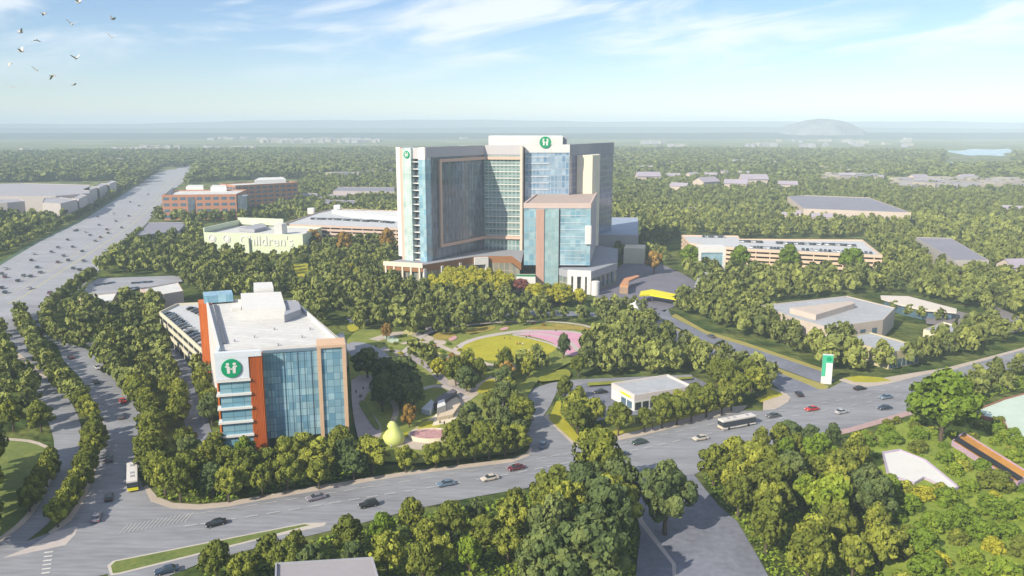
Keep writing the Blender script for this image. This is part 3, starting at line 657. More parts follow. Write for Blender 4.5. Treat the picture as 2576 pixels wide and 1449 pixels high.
bk1, P1, L1, w1 = brick_office('orange brick office of four storeys with a dark glass entry beside the motorway', fl, fr, ZD, 62, 4, 9, (3,))
b = MB(); b.wbox(fl, fr, 3*w1+.5, 4*w1-.5, 0, ZD-1.5, -.2, .4); b.build('dark_entry_glass', GL_DARK, bk1)
b = MB(); b.wbox(fl, fr, L1+.05, L1+10, 0, ZD-1, -16, -1); b.build('dark_glass_wing', GL_DARK, bk1)
for pts in ([(468, 480), (512, 480), (512, 474), (474, 474)], [(530, 481), (570, 481), (568, 474), (535, 474)]):
    roofbox(bk1, Q(pts, ZD), ZD, ZD+4, WHITE, 'roof_plant')
roofbox(bk1, Q([(418, 490), (430, 490), (442, 476), (434, 476)], ZD), ZD+.02, ZD+1.6, DARKG, 'roof_unit')
fl, fr = e(592, 470, 930)[:2], e(749, 463, 985)[:2]
bk2, P2, L2, w2 = brick_office('longer orange brick office of five storeys behind the first brick office', fl, fr, 26, 40, 5, 10, ())
roofbox(bk2, Q([(640, 462), (720, 459), (712, 453), (652, 455)], 26), 26, 30, WHITE, 'roof_plant')

# ---- low buildings --------------------------------------------------------------
PB_ = plain_building
PB_('flat_building', 'flat slate roofed building at the edge of the motorway above the wood', 'building', [(344, 594), (450, 582), (470, 560), (372, 561)], 9, GREYW, ROOFP)
PB_('flat_building', 'white roofed low clinic with pinkish end wall behind the office car park', 'building', [(352, 729), (412, 742), (461, 734), (447, 711)], 8, mat('pinkish_wall', (.46, .37, .34), .85, .06, .3), ROOFW)
PB_('flat_building', 'small white roof half hidden by trees beside the blue shaded car park', 'building', [(198, 747), (280, 764), (294, 738)], 6, BEIGE, WHITE)
lay('car_park', [(205, 748), (225, 715), (250, 704), (450, 697), (460, 712), (350, 730), (295, 740)], HWY)
for lab, pts, z in (('grey flat roofed store between the brick office and the striped parking deck', [(816, 511), (896, 514), (893, 505), (818, 503)], 9),
                    ('long slate roofed hall with pinkish wall left of the tall hospital', [(838, 481), (992, 483), (992, 472), (850, 471)], 12),
                    ('low pinkish building right of the longer brick office', [(748, 494), (800, 494), (798, 487), (752, 486)], 8),
                    ('blue shaded sheds in front of the long slate roofed hall', [(790, 499), (840, 502), (900, 492), (830, 489)], 7)):
    PB_('flat_building', lab, 'building', pts, z, mat('mauve_wall', (.42, .37, .37), .85, .06, .2), ROOFP)
WARE = 'pale warehouses across the motorway'
for lab, pts, z in (('wide pale warehouse hall across the motorway, the biggest of them', [(-60, 494), (140, 494), (225, 487), (225, 466), (60, 462), (-60, 464)], 17),
                    ('pale warehouse block at the photo edge with dark right side', [(-40, 513), (18, 511), (62, 507), (50, 501), (-40, 502)], 17),
                    ('pale warehouse block with dark side, nearest the motorway hedge', [(106, 511), (152, 513), (194, 503), (150, 497), (112, 499)], 17),
                    ('narrow warehouse block behind the nearest warehouse block', [(180, 500), (198, 502), (218, 492), (200, 489)], 17),
                    ('narrow warehouse block, third along the motorway hedge', [(206, 478), (224, 480), (244, 472), (228, 469)], 17),
                    ('narrow warehouse block, fourth along the motorway hedge', [(236, 470), (250, 472), (269, 464), (254, 461)], 17),
                    ('narrow warehouse block, last along the motorway hedge', [(262, 462), (275, 464), (292, 457), (278, 455)], 17)):
    PB_('warehouse', lab, 'warehouse', pts, z, mat('pale_wall', (.46, .42, .41), .85, .05, .1), mat('pale_roof', (.35, .34, .37), .8, .06, .05), group=WARE)
PB_('warehouse', 'big slate roofed warehouse with beige walls in the wood at the right', 'warehouse', [(1981, 495), (2022, 526), (2292, 536), (2187, 498), (2022, 492)], 14, BEIGE, ROOFP)
PB_('warehouse', 'slate roofed shed with beige gable near the right edge of the wood', 'warehouse', [(2304, 598), (2402, 656), (2488, 656), (2392, 600)], 11, mat('grey_beige_wall', (.42, .39, .37), .85, .06, .2), ROOFP)
cl, CP = PB_('flat_building', 'beige clinic with wide grey roof, roof box and square windows above the drive', 'building', [(1916, 769), (1994, 801), (2085, 826), (2222, 806), (2252, 776), (2130, 746)], 9, BEIGE, ROOFG, parapet=.4)
a, c = G(2085, 826, 9), G(2222, 806, 9); L = dist(a, c)
for u in (.12, .36, .58, .80): windows(cl, a, c, [u*L], [1.6], 3.2, 4.6)
roofbox(cl, Q([(1986, 788), (2052, 806), (2150, 776), (2140, 770), (2040, 782)], 9), 9.02, 11.6, BEIGE, 'roof_box')
cn = [(2215, 743), (2217, 750), (2264, 765), (2326, 779), (2406, 785), (2407, 777), (2285, 745)]
q = ccw(GP(cn, 5.4)); t = thing('canopy_hall', 'long hall with a thin pale roof over dark blue glass behind the beige clinic', 'building', (q[0][0], q[0][1], 0)); FOOT.append(q)
m_ = (sum(p[0] for p in q)/7, sum(p[1] for p in q)/7)
b = MB(); b.prism(q, 4.6, 5.4, True, True); b.build('roof', mat('cream_roof', (.62, .56, .50), .8, .05, .2), t)
b = MB(); b.prism([lerp(p, m_, .10) for p in q], 0, 4.6, False); b.build('glass_wall', GL_WIN, t)
lay('car_park', [(2325, 790), (2410, 788), (2460, 800), (2440, 830), (2330, 820)], mat('brown_grey_asphalt', (.20, .18, .18), .9, .1, .2))
lay('car_park', [(2490, 770), (2560, 800), (2600, 830), (2520, 850), (2470, 810)], MATS['brown_grey_asphalt'])
h1, P_ = PB_('flat_building', 'small cream house with pale roof and two windows right of the beige clinic', 'building', [(2323, 831), (2400, 852), (2416, 824), (2373, 812)], 5, CREAM, ROOFG)
a, c = G(2323, 831, 5), G(2400, 852, 5); windows(h1, a, c, [dist(a, c)*.6, dist(a, c)*.8], [1], 1.8, 2)
sh, P_ = PB_('flat_building', 'low shop with yellow fascia and glazed front below the beige clinic', 'building', [(2112, 852), (2238, 890), (2314, 875), (2255, 856), (2188, 838)], 6.5, mat('ochre_fascia', (.50, .44, .28), .8, .06, .3), ROOFG)
a, c = G(2238, 890, 6.5), G(2314, 875, 6.5); L = dist(a, c)
windows(sh, a, c, [L*k/7+.3 for k in range(7)], [.3], L/7-.6, 3.4, name='shop_window')
# pavilion on its own little block
pv = GP([(1538, 968), (1596, 999), (1743, 975), (1680, 946)], 5.2)
t = thing('pavilion', 'small white pavilion with yellow sign stripe and wide eaves near the junction', 'building', (pv[1][0], pv[1][1], 0)); FOOT.append(pv)
b = MB(); b.prism(pv, 3.9, 5.9, False, True)
cx, cy = sum(p[0] for p in pv)/4, sum(p[1] for p in pv)/4; I = [lerp(p, (cx, cy), .05) for p in pv]
for i in range(4):
    j = (i+1) % 4; b.face([(*pv[i], 5.9), (*pv[j], 5.9), (*I[j], 5.9), (*I[i], 5.9)]); b.face([(*I[i], 5.9), (*I[j], 5.9), (*I[j], 5.2), (*I[i], 5.2)])
b.build('fascia', mat('pink_white_fascia', (.62, .56, .55), .75, .05, .3), t)
b = MB(); b.poly(I, 5.2); b.build('roof', ROOFG, t)
rr = [pv[0], pv[1], lerp(pv[1], pv[2], .62), lerp(pv[0], pv[3], .62)]
b = MB(); b.prism([lerp(p, (cx, cy), .006) for p in rr], 0, 3.9, False); b.build('wall', WHITE, t)
L = dist(pv[0], pv[1])
b = MB(); b.wbox(pv[0], pv[1], L*.42, L*.86, 4.2, 4.9, .02, .15); b.build('sign_stripe', YEL, t)
windows(t, pv[0], pv[1], [L*.45, L*.7], [.6], L*.2, 2.4)
L = dist(pv[1], pv[2]); windows(t, pv[1], pv[2], [L*k/8+.4 for k in range(5)], [.5], L/8-.7, 2.6, CGLASS)
for u in (.8, .97):
    p = lerp(pv[1], pv[2], u); p = lerp(p, (cx, cy), .06); b = MB(); b.tube((p[0], p[1], 0), (p[0], p[1], 3.9), .35, .35); b.build('post', DARKG, t)
# lower edge roofs
PB_('flat_building', 'plain grey roof of a building cut by the bottom edge of the photo', 'building', [(693, 1421), (938, 1406), (965, 1500), (690, 1500)], 7, GREYW, mat('lilac_grey_roof', (.33, .31, .33), .8, .05, .1))
PB_('flat_building', 'white flat roof lying among the shrubs at the lower right', 'building', [(2219, 1140), (2230, 1190), (2250, 1203), (2300, 1218), (2325, 1204), (2398, 1236), (2413, 1228), (2330, 1160), (2262, 1133)], 1.3, mat('lilac_wall', (.45, .38, .50), .8, .1, .3), WHITE)
PB_('flat_building', 'mint green flat roof with red brick edge at the right edge', 'building', [(2447, 1036), (2475, 1050), (2525, 1062), (2548, 1108), (2640, 1130), (2640, 975), (2530, 1004)], 2, mat('red_brick_edge', (.36, .15, .11), .85, .2, .6), mat('mint_roof', (.50, .60, .52), .85, .08, .2))
sh_, P_ = PB_('long_shed', 'long narrow shed with orange and black roof and lilac wall at the right edge', 'shed', [(2394, 1112), (2560, 1218), (2592, 1194), (2424, 1090)], 2.2, mat('lilac_plaster', (.48, .34, .44), .8, .12, .4), mat('orange_sheet', (.50, .24, .05), .75, .25, .3))
a, c = P_[0], P_[1]
q = GP([(2400, 1108), (2566, 1213), (2574, 1207), (2408, 1102)], 2.2); b = MB(); b.prism(q, 2.22, 2.8); b.build('ridge_duct', BLACK, sh_)
lay('path', [(2163, 1150), (2185, 1145), (2200, 1128), (2215, 1112), (2220, 1120), (2208, 1142), (2190, 1156), (2170, 1158)], MINTP, rnd=1)

NOTREE += [[(505, 560), (765, 560), (765, 655), (660, 672), (600, 655), (505, 648)]]
# ================================================================ HOSPITAL TOWER
ZT = 81.5
hos = thing('hospital_tower', 'tall white and glass hospital with two wings, tan framed dark facade and green emblems', 'building', (0, 520, 0))
A0, A1 = (-69.5, 491), (-51, 479); IC = (-18, 530); F2 = (6.6, 526); C0, C1 = (8.5, 531), (37.4, 531); W1 = (74.8, 602)
wing_back = [(-36, 544), (37.4, 562)]
OUT = [A0, A1, IC, F2, C0, C1, W1, (58, 615), (24, 562), (-36, 552)]
FOOT.append(OUT)
b = MB(); b.poly(OUT, ZT-.8); b.build('roof', ROOFG, hos)
# back walls and copings
b = MB()
for i in range(6, len(OUT)): b.wall(OUT[i], OUT[(i+1) % len(OUT)], 0, ZT)
b.build('rear_wall', mat('white_grey_panel', (.62, .60, .58), .7, .05, .2), hos)
def edgebox(m, a, c, z0, z1, d0=-.8, d1=.3): m.wbox(a, c, 0, dist(a, c), z0, z1, d0, d1)
b = MB()
edgebox(b, A1, IC, ZT-5.2, ZT+.8); edgebox(b, IC, F2, ZT-5.2, ZT+.82); b.build('top_fascia', mat('pale_grey_fascia', (.50, .48, .50), .7, .05, .2), hos)
b = MB(); edgebox(b, C1, W1, ZT-6.5, ZT+1.2); b.build('top_fascia', GREYW, hos)
# west end: tan pier, mint glass strip to the ground, balcony slot, white-blue strip
Lw = dist(A0, A1)
def W_(u): return lerp(A0, A1, u/Lw)
b = MB(); b.wbox(A0, A1, -.3, 3.1, 16, ZT+.6, -12, .3); b.build('white_pier', WHITE, hos)
b = MB(); b.wbox(A0, A1, 3.1, 5.8, 0, ZT, -6, .9); b.build('tan_pier', mat('salmon_panel', (.60, .42, .35), .7, .06, .3), hos)
b = MB(); a, c = W_(5.8), W_(12.3); dx, dy = (A1[0]-A0[0])/Lw, (A1[1]-A0[1])/Lw; n = (dy, -dx)
o2 = lambda p, d: (p[0]+n[0]*d, p[1]+n[1]*d)
b.prism([o2(a, 1.6), o2(c, 1.6), o2(c, -5), o2(a, -5)], 0, ZT+.4); b.build('mint_glass_strip', GL_MINT, hos)
c_ = lerp(a, c, .55); emblem(hos, (*o2(c_, 1.75), ZT-3.6), (dx, dy), n, 2.2)
b = MB(); a, c = W_(12.3), W_(17); b.wall(o2(a, -2.5), o2(c, -2.5), 12, ZT-6); b.wall(o2(c, -2.5), c, 12, ZT-6); b.build('slot_glass', GL_DARK, hos)
b = MB(); b.wbox(A0, A1, 12.3, 17, ZT-6, ZT+.3, -5, 0); b.build('slot_head', mat('pale_grey_fascia', (0, 0, 0)), hos)
for k in range(15):
    b = MB(); b.wbox(A0, A1, 12.3, 17, 14.6+k*4.2, 15.1+k*4.2, -2.5, .25); b.build('balcony', WHITE, hos)
b = MB(); a, c = W_(17), A1; b.prism([o2(a, .4), o2(c, .4), o2(c, -5), o2(a, -5)], 13, ZT-6.5, False, True); b.build('end_glass', GL_LOW, hos)
b = MB(); b.prism([o2(a, .5), o2(c, .5), o2(c, -5), o2(a, -5)], ZT-6.5, ZT+.7, True, True); b.build('corner_cap', WHITE, hos)
# main wing and second face
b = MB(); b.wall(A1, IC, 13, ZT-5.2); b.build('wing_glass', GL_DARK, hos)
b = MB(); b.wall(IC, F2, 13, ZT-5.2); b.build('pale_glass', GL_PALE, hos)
Lm, L2_ = dist(A1, IC), dist(IC, F2)
b = MB()
for k in range(18):
    u = .8+k*(Lm-1.2)/17; b.wbox(A1, IC, u-.06, u+.06, 14, ZT-5.2, 0, .1)
b.build('mullions', mat('bronze_mullion', (.34, .31, .29), .5, .1, 1), hos)
for k in range(13):
    b = MB(); z = 23.5+k*4.15; b.wbox(IC, F2, .6, L2_-1.0, z, z+.7, 0, .4); b.build('floor_band', mat('pale_band', (.60, .62, .58), .7, .05, .3), hos)
b = MB(); zt, zb = 75., 21.5
us = Lm*.2
b.wbox(A1, IC, us, us+2.0, zb, zt, 0, 1.3)
b.wbox(A1, IC, us+2.0, Lm-.2, zt-1.8, zt, 0, 1.3); b.wbox(A1, IC, us+2.0, Lm-.2, zb, zb+1.8, 0, 1.3)
b.wbox(IC, F2, .35, L2_-1.2, zt-1.8, zt, .0, 1.3); b.wbox(IC, F2, .35, L2_-1.2, zb, zb+1.8, .0, 1.3)
b.build('tan_frame', mat('frame_tan', (.66, .46, .36), .7, .06, .3), hos)
b = MB(); b.wbox(IC, F2, L2_-1.2, L2_+.3, 12, ZT+.3, -5, 1.2); b.build('edge_pier', mat('cream_pier', (.66, .57, .48), .7, .05, .3), hos)
# centre block
b = MB(); b.wall(C0, C1, 13, ZT-4); b.build('centre_glass', GL_BLUE, hos)
Lc = dist(C0, C1)
for k in range(8):
    b = MB(); z = 45+k*4.2; b.wbox(C0, C1, 0, Lc*.55, z, z+.55, 0, .35); b.build('floor_band', mat('blue_white_band', (.56, .60, .66), .6, .05, .3), hos)
b = MB(); b.wbox(C0, C1, -.2, Lc+.2, ZT-4, ZT+1.2, -2, .4); b.build('white_fascia', WHITE, hos)
b = MB(); b.prism([(-15.4, 538), (33.5, 537), (33.5, 554), (-15.4, 556)], ZT-.6, 88.2); b.build('penthouse', WHITE, hos, bevel=.5)
b = MB(); b.prism([(33.5, 540), (36.5, 540), (36.5, 546), (33.5, 546)], ZT-.6, 87.2); b.build('penthouse_louvre', GREYW, hos)
emblem(hos, (ATY(1372, 358, 530)[0], 530.3, ATY(1372, 358, 530)[2]), (1, 0), (0, -1), 3.8)
# right wing
b = MB(); b.wall(C1, W1, 0, ZT-6.5); b.build('shade_violet_glass', GL_VIO, hos)
b = MB(); b.prism([(43.2, 541.5), (53.5, 540.5), (59.5, 549), (60, 575), (46, 549)], 14, 75.5); b.build('lift_tower', mat('ivory_panel', (.74, .68, .54), .7, .06, .2), hos)
# lower block in front
LB = [(7, 467), (45.7, 466), (59.3, 560), (45, 545.2), (37.4, 530.5), (15.5, 530.5)]; FOOT.append(LB)
z0, z1 = 14.3, 50.4
b = MB(); b.prism(LB, z1-.4, z1+.0, False); b.poly(LB, z1-.3); b.build('block_roof', TANROOF, hos)
b = MB()
for i in (0, 1, 5): edgebox(b, LB[i], LB[(i+1) % 6], z1-2.6, z1+.4, -.7, .25)
b.build('block_coping', mat('pink_coping', (.58, .46, .42), .75, .05, .3), hos)
b = MB(); b.wall(LB[0], LB[1], z0, z1-2.6); b.build('block_glass', GL_LOW, hos)
b = MB(); b.wall(LB[1], LB[2], z0, z1-2.6); b.wall(LB[5], LB[0], z0, z1-2.6); b.poly(LB, z0, 0, True); b.build('block_side_wall', mat('mauve_grey_panel', (.44, .40, .42), .7, .06, .2), hos)
Lb = dist(LB[0], LB[1])
b = MB(); b.wbox(LB[0], LB[1], 7.0, 11.7, 0, 47.3, 0, 1.6); b.build('tan_fin', mat('fin_tan', (.50, .31, .25), .7, .1, .4, aniso=(1, 1, .1, 0)), hos)
b = MB(); q = lambda u, d: (LB[0][0]+(LB[1][0]-LB[0][0])*u/Lb, LB[0][1]+(LB[1][1]-LB[0][1])*u/Lb-d)
b.prism([q(11.7, 1.1), q(20.2, 1.1), q(20.2, -4), q(11.7, -4)], 0, z1-2.8); b.build('glass_stair', GL_MINT if False else glassmat('stair_glass', (.30, .47, .52), (.42, .58, .60), (.40, .54, .56), 2.1, 4.2, .2, .2), hos)
b = MB(); b.wbox(LB[0], LB[1], 20.2, 21.0, z0, z1-2.8, 0, .12); b.build('shadow_gap', DARKG, hos)
b = MB(); b.prism([(42.6, 464.7), (46.2, 464.6), (46.5, 469), (42.6, 469)], 27, 37.8); b.build('sign_box', WHITE, hos, bevel=.6)
for k in range(8):
    b = MB(); z = z0+.1+k*4.15; b.wbox(LB[0], LB[1], 21.0, Lb-3.2, z, z+.3, 0, .22); b.build('sill_band', mat('blue_white_band', (0, 0, 0)), hos)
# rear right block
RB = [(62, 577), (91, 575), (108, 688), (76, 690)]; FOOT.append(RB)
b = MB(); b.prism(RB, 0, 17.5, False); b.build('rear_block_wall', mat('stone_grey_panel', (.36, .34, .35), .75, .06, .2), hos)
b = MB(); b.poly(RB, 17.3); b.build('rear_block_roof', mat('blue_grey_roof', (.30, .36, .46), .8, .08, .05), hos)
RB2 = [(78, 556), (92, 554), (96, 572), (82, 574)]; FOOT.append(RB2)
b = MB(); b.prism(RB2, 0, 11); b.build('cream_annexe', CREAM, hos)
# podium, left
PL = [(-77, 476), (-52.5, 467), (-24, 497), (-15, 500), (0, 500), (5.5, 474), (8, 528), (-18, 528), (-51, 480), (-66, 492)]; FOOT.append(PL)
b = MB(); b.poly(PL, 14.2); b.build('podium_roof', mat('podium_roof_grey', (.30, .31, .35), .8, .08, .1), hos)
b = MB(); b.prism(PL, 10.0, 14.4, False); b.build('podium_fascia', BROWN, hos)
b = MB(); b.prism([lerp(p, (-22, 500), .03) for p in PL], 0, 10, False); b.build('podium_glass', glassmat('podium_glass', (.16, .22, .22), (.34, .32, .24), (.46, .40, .32), 3.4, 5.2, .35, .2), hos)
b = MB()
edgebox(b, PL[0], PL[1], 12.6, 15.2, -.8, .5)
for k in range(5): u = 1+k*5.6; b.wbox(PL[0], PL[1], u, u+1.0, 0, 12.6, -.6, .4)
b.build('cream_portal', mat('cream_stone', (.68, .62, .50), .75, .05, .3), hos)
Lq = dist(PL[1], PL[2])
for u in (.4, Lq*.34, Lq*.70): b = MB(); b.wbox(PL[1], PL[2], u, u+1.8, 0, 12, -.6, .7); b.build('white_column', WHITE, hos)
b = MB(); b.wbox(PL[1], PL[2], Lq*.62, Lq*.66, 2.5, 9, 0, .9); b.wbox(PL[1], PL[2], Lq*.62, Lq*.82, 8.2, 9, 0, .9); b.wbox(PL[1], PL[2], Lq*.78, Lq*.82, 2.5, 8.2, 0, .9); b.wbox(PL[1], PL[2], Lq*.66, Lq*.78, 2.5, 3.2, 0, .9); b.build('window_frame', WHITE, hos)
b = MB(); b.wbox(PL[2], PL[3], .2, 9, 9.5, 14.0, -.2, 2.2); b.wbox(PL[2], PL[3], 7.2, 9.0, 0, 9.5, -.2, 2.2); b.build('entrance_portal', WHITE, hos)
# green terrace and round drum beside the fin
TR = [(2.5, 459), (13.6, 458), (13.6, 466.6), (2.5, 466.8)]; FOOT.append(TR)
b = MB(); b.prism(TR, 0, 9, False); b.build('terrace_wall', WHITE, hos, bevel=.0)
b = MB(); b.poly([lerp(p, (8, 462), .05) for p in TR], 8.8); b.build('terrace_garden', mat('terrace_green', (.03, .22, .08), .9, .5, .8), hos)
# podium, right
PR = [(27.4, 463), (32, 455.5), (45.5, 452), (64, 482), (72, 540), (60, 556)]; FOOT.append(PR)
b = MB(); b.prism(PR, 9.0, 13.2, False); b.build('podium_fascia', GREYW, hos)
b = MB(); b.poly(PR, 13.0); b.build('podium_roof', MATS['podium_roof_grey'], hos)
b = MB(); b.prism([lerp(p, (48, 500), .02) for p in PR], 0, 9, False); b.build('podium_glass', MATS['podium_glass'], hos)
Lr = dist(PR[1], PR[2])
b = MB()
b.wbox(PR[1], PR[2], .2, Lr-.2, 10.2, 13.6, -.4, 1.6)
for u in (.2, 3.6, 8.2, Lr-2.4): b.wbox(PR[1], PR[2], u, u+2.2, 0, 10.2, -.4, 1.6)
b.build('white_portal', WHITE, hos, bevel=.0)
Lr2 = dist(PR[2], PR[3])
for k in range(5): b = MB(); b.wbox(PR[2], PR[3], 3+k*6.2, 5.2+k*6.2, 2, 8.5, -.3, .25); b.build('side_window', GL_WIN, hos)
b = MB()
b.rings([[(47.5+2.3*math.cos(a), 449.5+2.3*math.sin(a), z) for a in [2*math.pi*k/20 for k in range(20)]] for z in (0, 7.5, 8)]); b.build('white_drum', WHITE, hos, smooth=False)

# canopies in the forecourt
yc = GP([(1608, 743), (1612, 733), (1640, 728), (1716, 743), (1718, 751), (1710, 754), (1636, 741)], 4.6)
t = thing('yellow_canopy', 'long bright yellow entrance canopy beside the shaded forecourt', 'canopy', (yc[0][0], yc[0][1], 0))
b = MB(); b.prism(yc, 3.9, 4.7, True, True); b.build('canopy_roof', YEL, t)
for p in yc[1:]:
    p = lerp(p, (sum(x[0] for x in yc)/7, sum(x[1] for x in yc)/7), .2); b = MB(); b.tube((p[0], p[1], 0), (p[0], p[1], 3.9), .22, .22); b.build('post', DARKG, t)
oc = GP([(1559, 717), (1570, 700), (1602, 692), (1609, 694), (1582, 706), (1580, 720)], 5)
t = thing('orange_canopy', 'tan orange angled canopy at the mouth of the shaded forecourt', 'canopy', (oc[0][0], oc[0][1], 0))
b = MB(); b.prism(oc, 4.2, 5.0, True, True); b.build('canopy_roof', ORCAN, t)
x = MB(); x.wall(oc[0], oc[5], 0, 4.2); x.wall(oc[5], oc[0], 0, 4.2); x.prism([lerp(oc[0], oc[1], .1), oc[5], lerp(oc[5], oc[4], .2), lerp(oc[0], oc[1], .6)], 0, 4.1, False); x.build('end_wall', mat('peach_wall', (.60, .42, .30), .8, .06, .3), t)

# ================================================================ SIGNS, SCULPTURES, PARK WALLS
a = G(2077, 966); yy = a[1]
t = thing('pylon_sign', 'tall white pylon sign with green band at the tip of the grass strip', 'sign', (a[0], a[1], 0))
hh = ATY(2085, 893, yy)[2]; wv = Vector((.97, -.24)); 
pa, pb = (a[0]-1.7, yy+.4), (a[0]+1.9, yy-.5)
b = MB(); b.prism([pa, pb, (pb[0]+.5, pb[1]+1.4), (pa[0]+.5, pa[1]+1.4)], 0, hh); b.build('panel', WHITE, t)
L = dist(pa, pb)
b = MB(); b.wbox(pa, pb, .0, L*.36, 3.0, hh-.1, .0, .1); b.wbox(pa, pb, L*.36, L*.999, hh-3, hh-.1, .0, .1); gb = b.build('green_band', mat('sign_teal_green', (.06, .44, .26), .5, .05, 1), t)
b = MB()
dx = Vector(((pb[0]-pa[0])/L, (pb[1]-pa[1])/L, 0)); n = Vector((dx.y, -dx.x, 0)); c0 = Vector((pa[0], pa[1], hh-1.5))+dx*L*.62
b.face([tuple(c0+dx*math.cos(k*.4189)*.95+Vector((0, 0, math.sin(k*.4189)*.95))+n*.16) for k in range(15)]); b.build('round_emblem', GREEN, t)
# white animal sculpture on its green sign plinth
a = G(1596, 799)
t = thing('monument_sign', 'white animal sculpture standing over a green name plinth at the road fork', 'sculpture', (a[0], a[1], 0))
b = MB(); b.box(a[0]-4.5, a[0]+4.5, a[1]-1, a[1]+1, 0, 2.0); b.build('plinth', KERB, t)
b = MB(); b.box(a[0]-3.6, a[0]+2.0, a[1]-1.15, a[1]-1.0, .5, 1.7); b.box(a[0]-3.6, a[0]+3.2, a[1]-.9, a[1]+.9, 2.0, 2.5); b.build('green_panel', MATS['sign_teal_green'], t)
def loft(path, rad, n=12, sx=1.0):
    rs = []
    for (x, y, z), r in zip(path, rad): rs.append([(x+r*math.cos(k*2*math.pi/n)*sx, y+r*.8*math.sin(k*2*math.pi/n), z) for k in range(n)])
    return rs
b = MB(); X, Y = a
b.rings(loft([(X-.3, Y, 2.5), (X+.1, Y, 3.4), (X+.5, Y, 4.6), (X+.5, Y, 5.6), (X+.1, Y, 6.4), (X-.2, Y, 7.0), (X-.1, Y, 7.7), (X+.0, Y, 8.0)], [1.5, 1.75, 1.7, 1.45, 1.0, 1.15, .9, .3]))
b.rings([[(X-.9-.55*k, Y+.55*math.cos(q)*(1-.12*k), 7.0-.05*k+.5*math.sin(q)*(1-.15*k)) for q in [2*math.pi*i/10 for i in range(10)]] for k in range(4)])
for s in (-1, 1): b.tube((X+.2, Y+.5*s, 7.6), (X+.45, Y+.9*s, 8.8), .34, .08)
for s in (-1, 1): b.tube((X-1.0, Y+.6*s, 4.4), (X-1.5, Y+.6*s, 2.5), .45, .4)
b.tube((X+1.6, Y, 3.2), (X+2.9, Y+.3, 4.6), .3, .12)
b.build('animal_figure', WHITE, t, smooth=True)
# big pear with a bite
a = G(992, 1121)
t = thing('pear_sculpture', 'giant pale green pear sculpture with a bite out of its side on the plaza', 'sculpture', (a[0], a[1], 0))
b = MB(); rs = []; N = 30
prof = [(0, 1.4), (.4, 2.4), (1.2, 3.1), (2.2, 3.35), (3.2, 3.2), (4.2, 2.75), (5.2, 2.15), (6.2, 1.7), (7.0, 1.3), (7.6, .8), (7.85, .3)]
for z, r in prof:
    ring = []
    for k in range(N):
        q = 2*math.pi*k/N; rr_ = r; lean = -.12*z*.5
        d = math.hypot((q-math.pi*1.15)/1.5, (z-5.1)/1.15)          # bite on the left, facing the street
        if d < 1: rr_ = r*(.5+.5*d**2)
        ring.append((a[0]+lean+rr_*math.cos(q), a[1]+rr_*math.sin(q)*.9, z))
    rs.append(ring)
b.rings(rs); b.build('pear_body', PEAR, t, smooth=True, weld=True)
b = MB(); b.tube((a[0]-.5, a[1], 7.7), (a[0]-.1, a[1], 8.9), .18, .12); b.build('stalk', BARK, t)
b = MB()
for k in range(6): b.face([(a[0]-.1+k*.28, a[1]-.35*math.sin(k*.6), 8.6+.4*math.sin(k*.5)), (a[0]-.1+(k+1)*.28, a[1]-.35*math.sin((k+1)*.6), 8.6+.4*math.sin((k+1)*.5)), (a[0]-.1+(k+1)*.28, a[1]+.35*math.sin((k+1)*.6), 8.55+.4*math.sin((k+1)*.5)), (a[0]-.1+k*.28, a[1]+.35*math.sin(k*.6), 8.55+.4*math.sin(k*.5))])
b.build('leaf', LEAF['bright'], t)
# curved planter with pink flowers
a = G(1082, 1122); 
t = thing('flower_planter', 'round cream planter wall filled with pink flowers beside the pear', 'planter', (a[0], a[1]+4, 0))
arc = [(a[0]+7.2*math.cos(q), a[1]+5+4.6*math.sin(q)) for q in [2*math.pi*k/36 for k in range(36)]]
b = MB(); b.prism(arc, 0, 2.1, False); inner = [lerp(p, (a[0], a[1]+5), .08) for p in arc]
for i in range(36): j = (i+1) % 36; b.face([(*arc[i], 2.1), (*arc[j], 2.1), (*inner[j], 2.1), (*inner[i], 2.1)]); b.face([(*inner[i], 2.1), (*inner[j], 2.1), (*inner[j], 1.7), (*inner[i], 1.7)])
b.build('wall', CREAM, t)
b = MB(); rr_ = random.Random(4)
b.poly(inner, 1.7)
for _ in range(420):
    q, s_ = rr_.uniform(0, 6.28), math.sqrt(rr_.random())*.95; x, y = a[0]+6.6*s_*math.cos(q), a[1]+5+4.2*s_*math.sin(q); z = 1.75+rr_.random()*.6; h = .28
    v = [Vector((rr_.uniform(-h, h), rr_.uniform(-h, h), rr_.uniform(-h*.4, h*.4))) for _ in range(4)]
    b.face([tuple(Vector((x, y, z))+p) for p in v])
b.build('flowers', PINKF, t)
# terraces of pale stone
for i, (pts, z, m, lab) in enumerate([([(1088, 1078), (1140, 1068), (1165, 1035), (1150, 1010), (1120, 1020), (1095, 1050)], 1.0, CREAM, 'lowest cream stone terrace stepping up from the plaza to the park'),
                        ([(1100, 1066), (1140, 1058), (1160, 1030), (1150, 1012), (1125, 1024)], 2.2, mat('warm_stone', (.58, .48, .36), .85, .08, .3), 'middle tan stone terrace on top of the lowest cream terrace'),
                        ([(1060, 1046), (1082, 1052), (1096, 1034), (1086, 1022)], 2.6, mat('blue_white_stone', (.50, .54, .58), .85, .05, .3), 'pale blue white stone block left of the stone terraces'),
                        ([(1100, 1058), (1122, 1050), (1118, 1034), (1102, 1040)], 4.4, WHITE, 'white stone block standing on the tan terrace'),
                        ([(1090, 1040), (1120, 1032), (1150, 1006), (1140, 1000), (1100, 1022)], 3.4, mat('dark_slate', (.12, .11, .13), .7, .15, .3), 'dark slate wall curving behind the stone terraces')]):
    P = ccw(GP(pts)); t = thing('stone_terrace', lab, 'terrace', (P[0][0], P[0][1], 0)); NOTREE.append(pts)
    b = MB(); b.prism(P, 0, z); b.build('stone_block', m, t, bevel=.12)

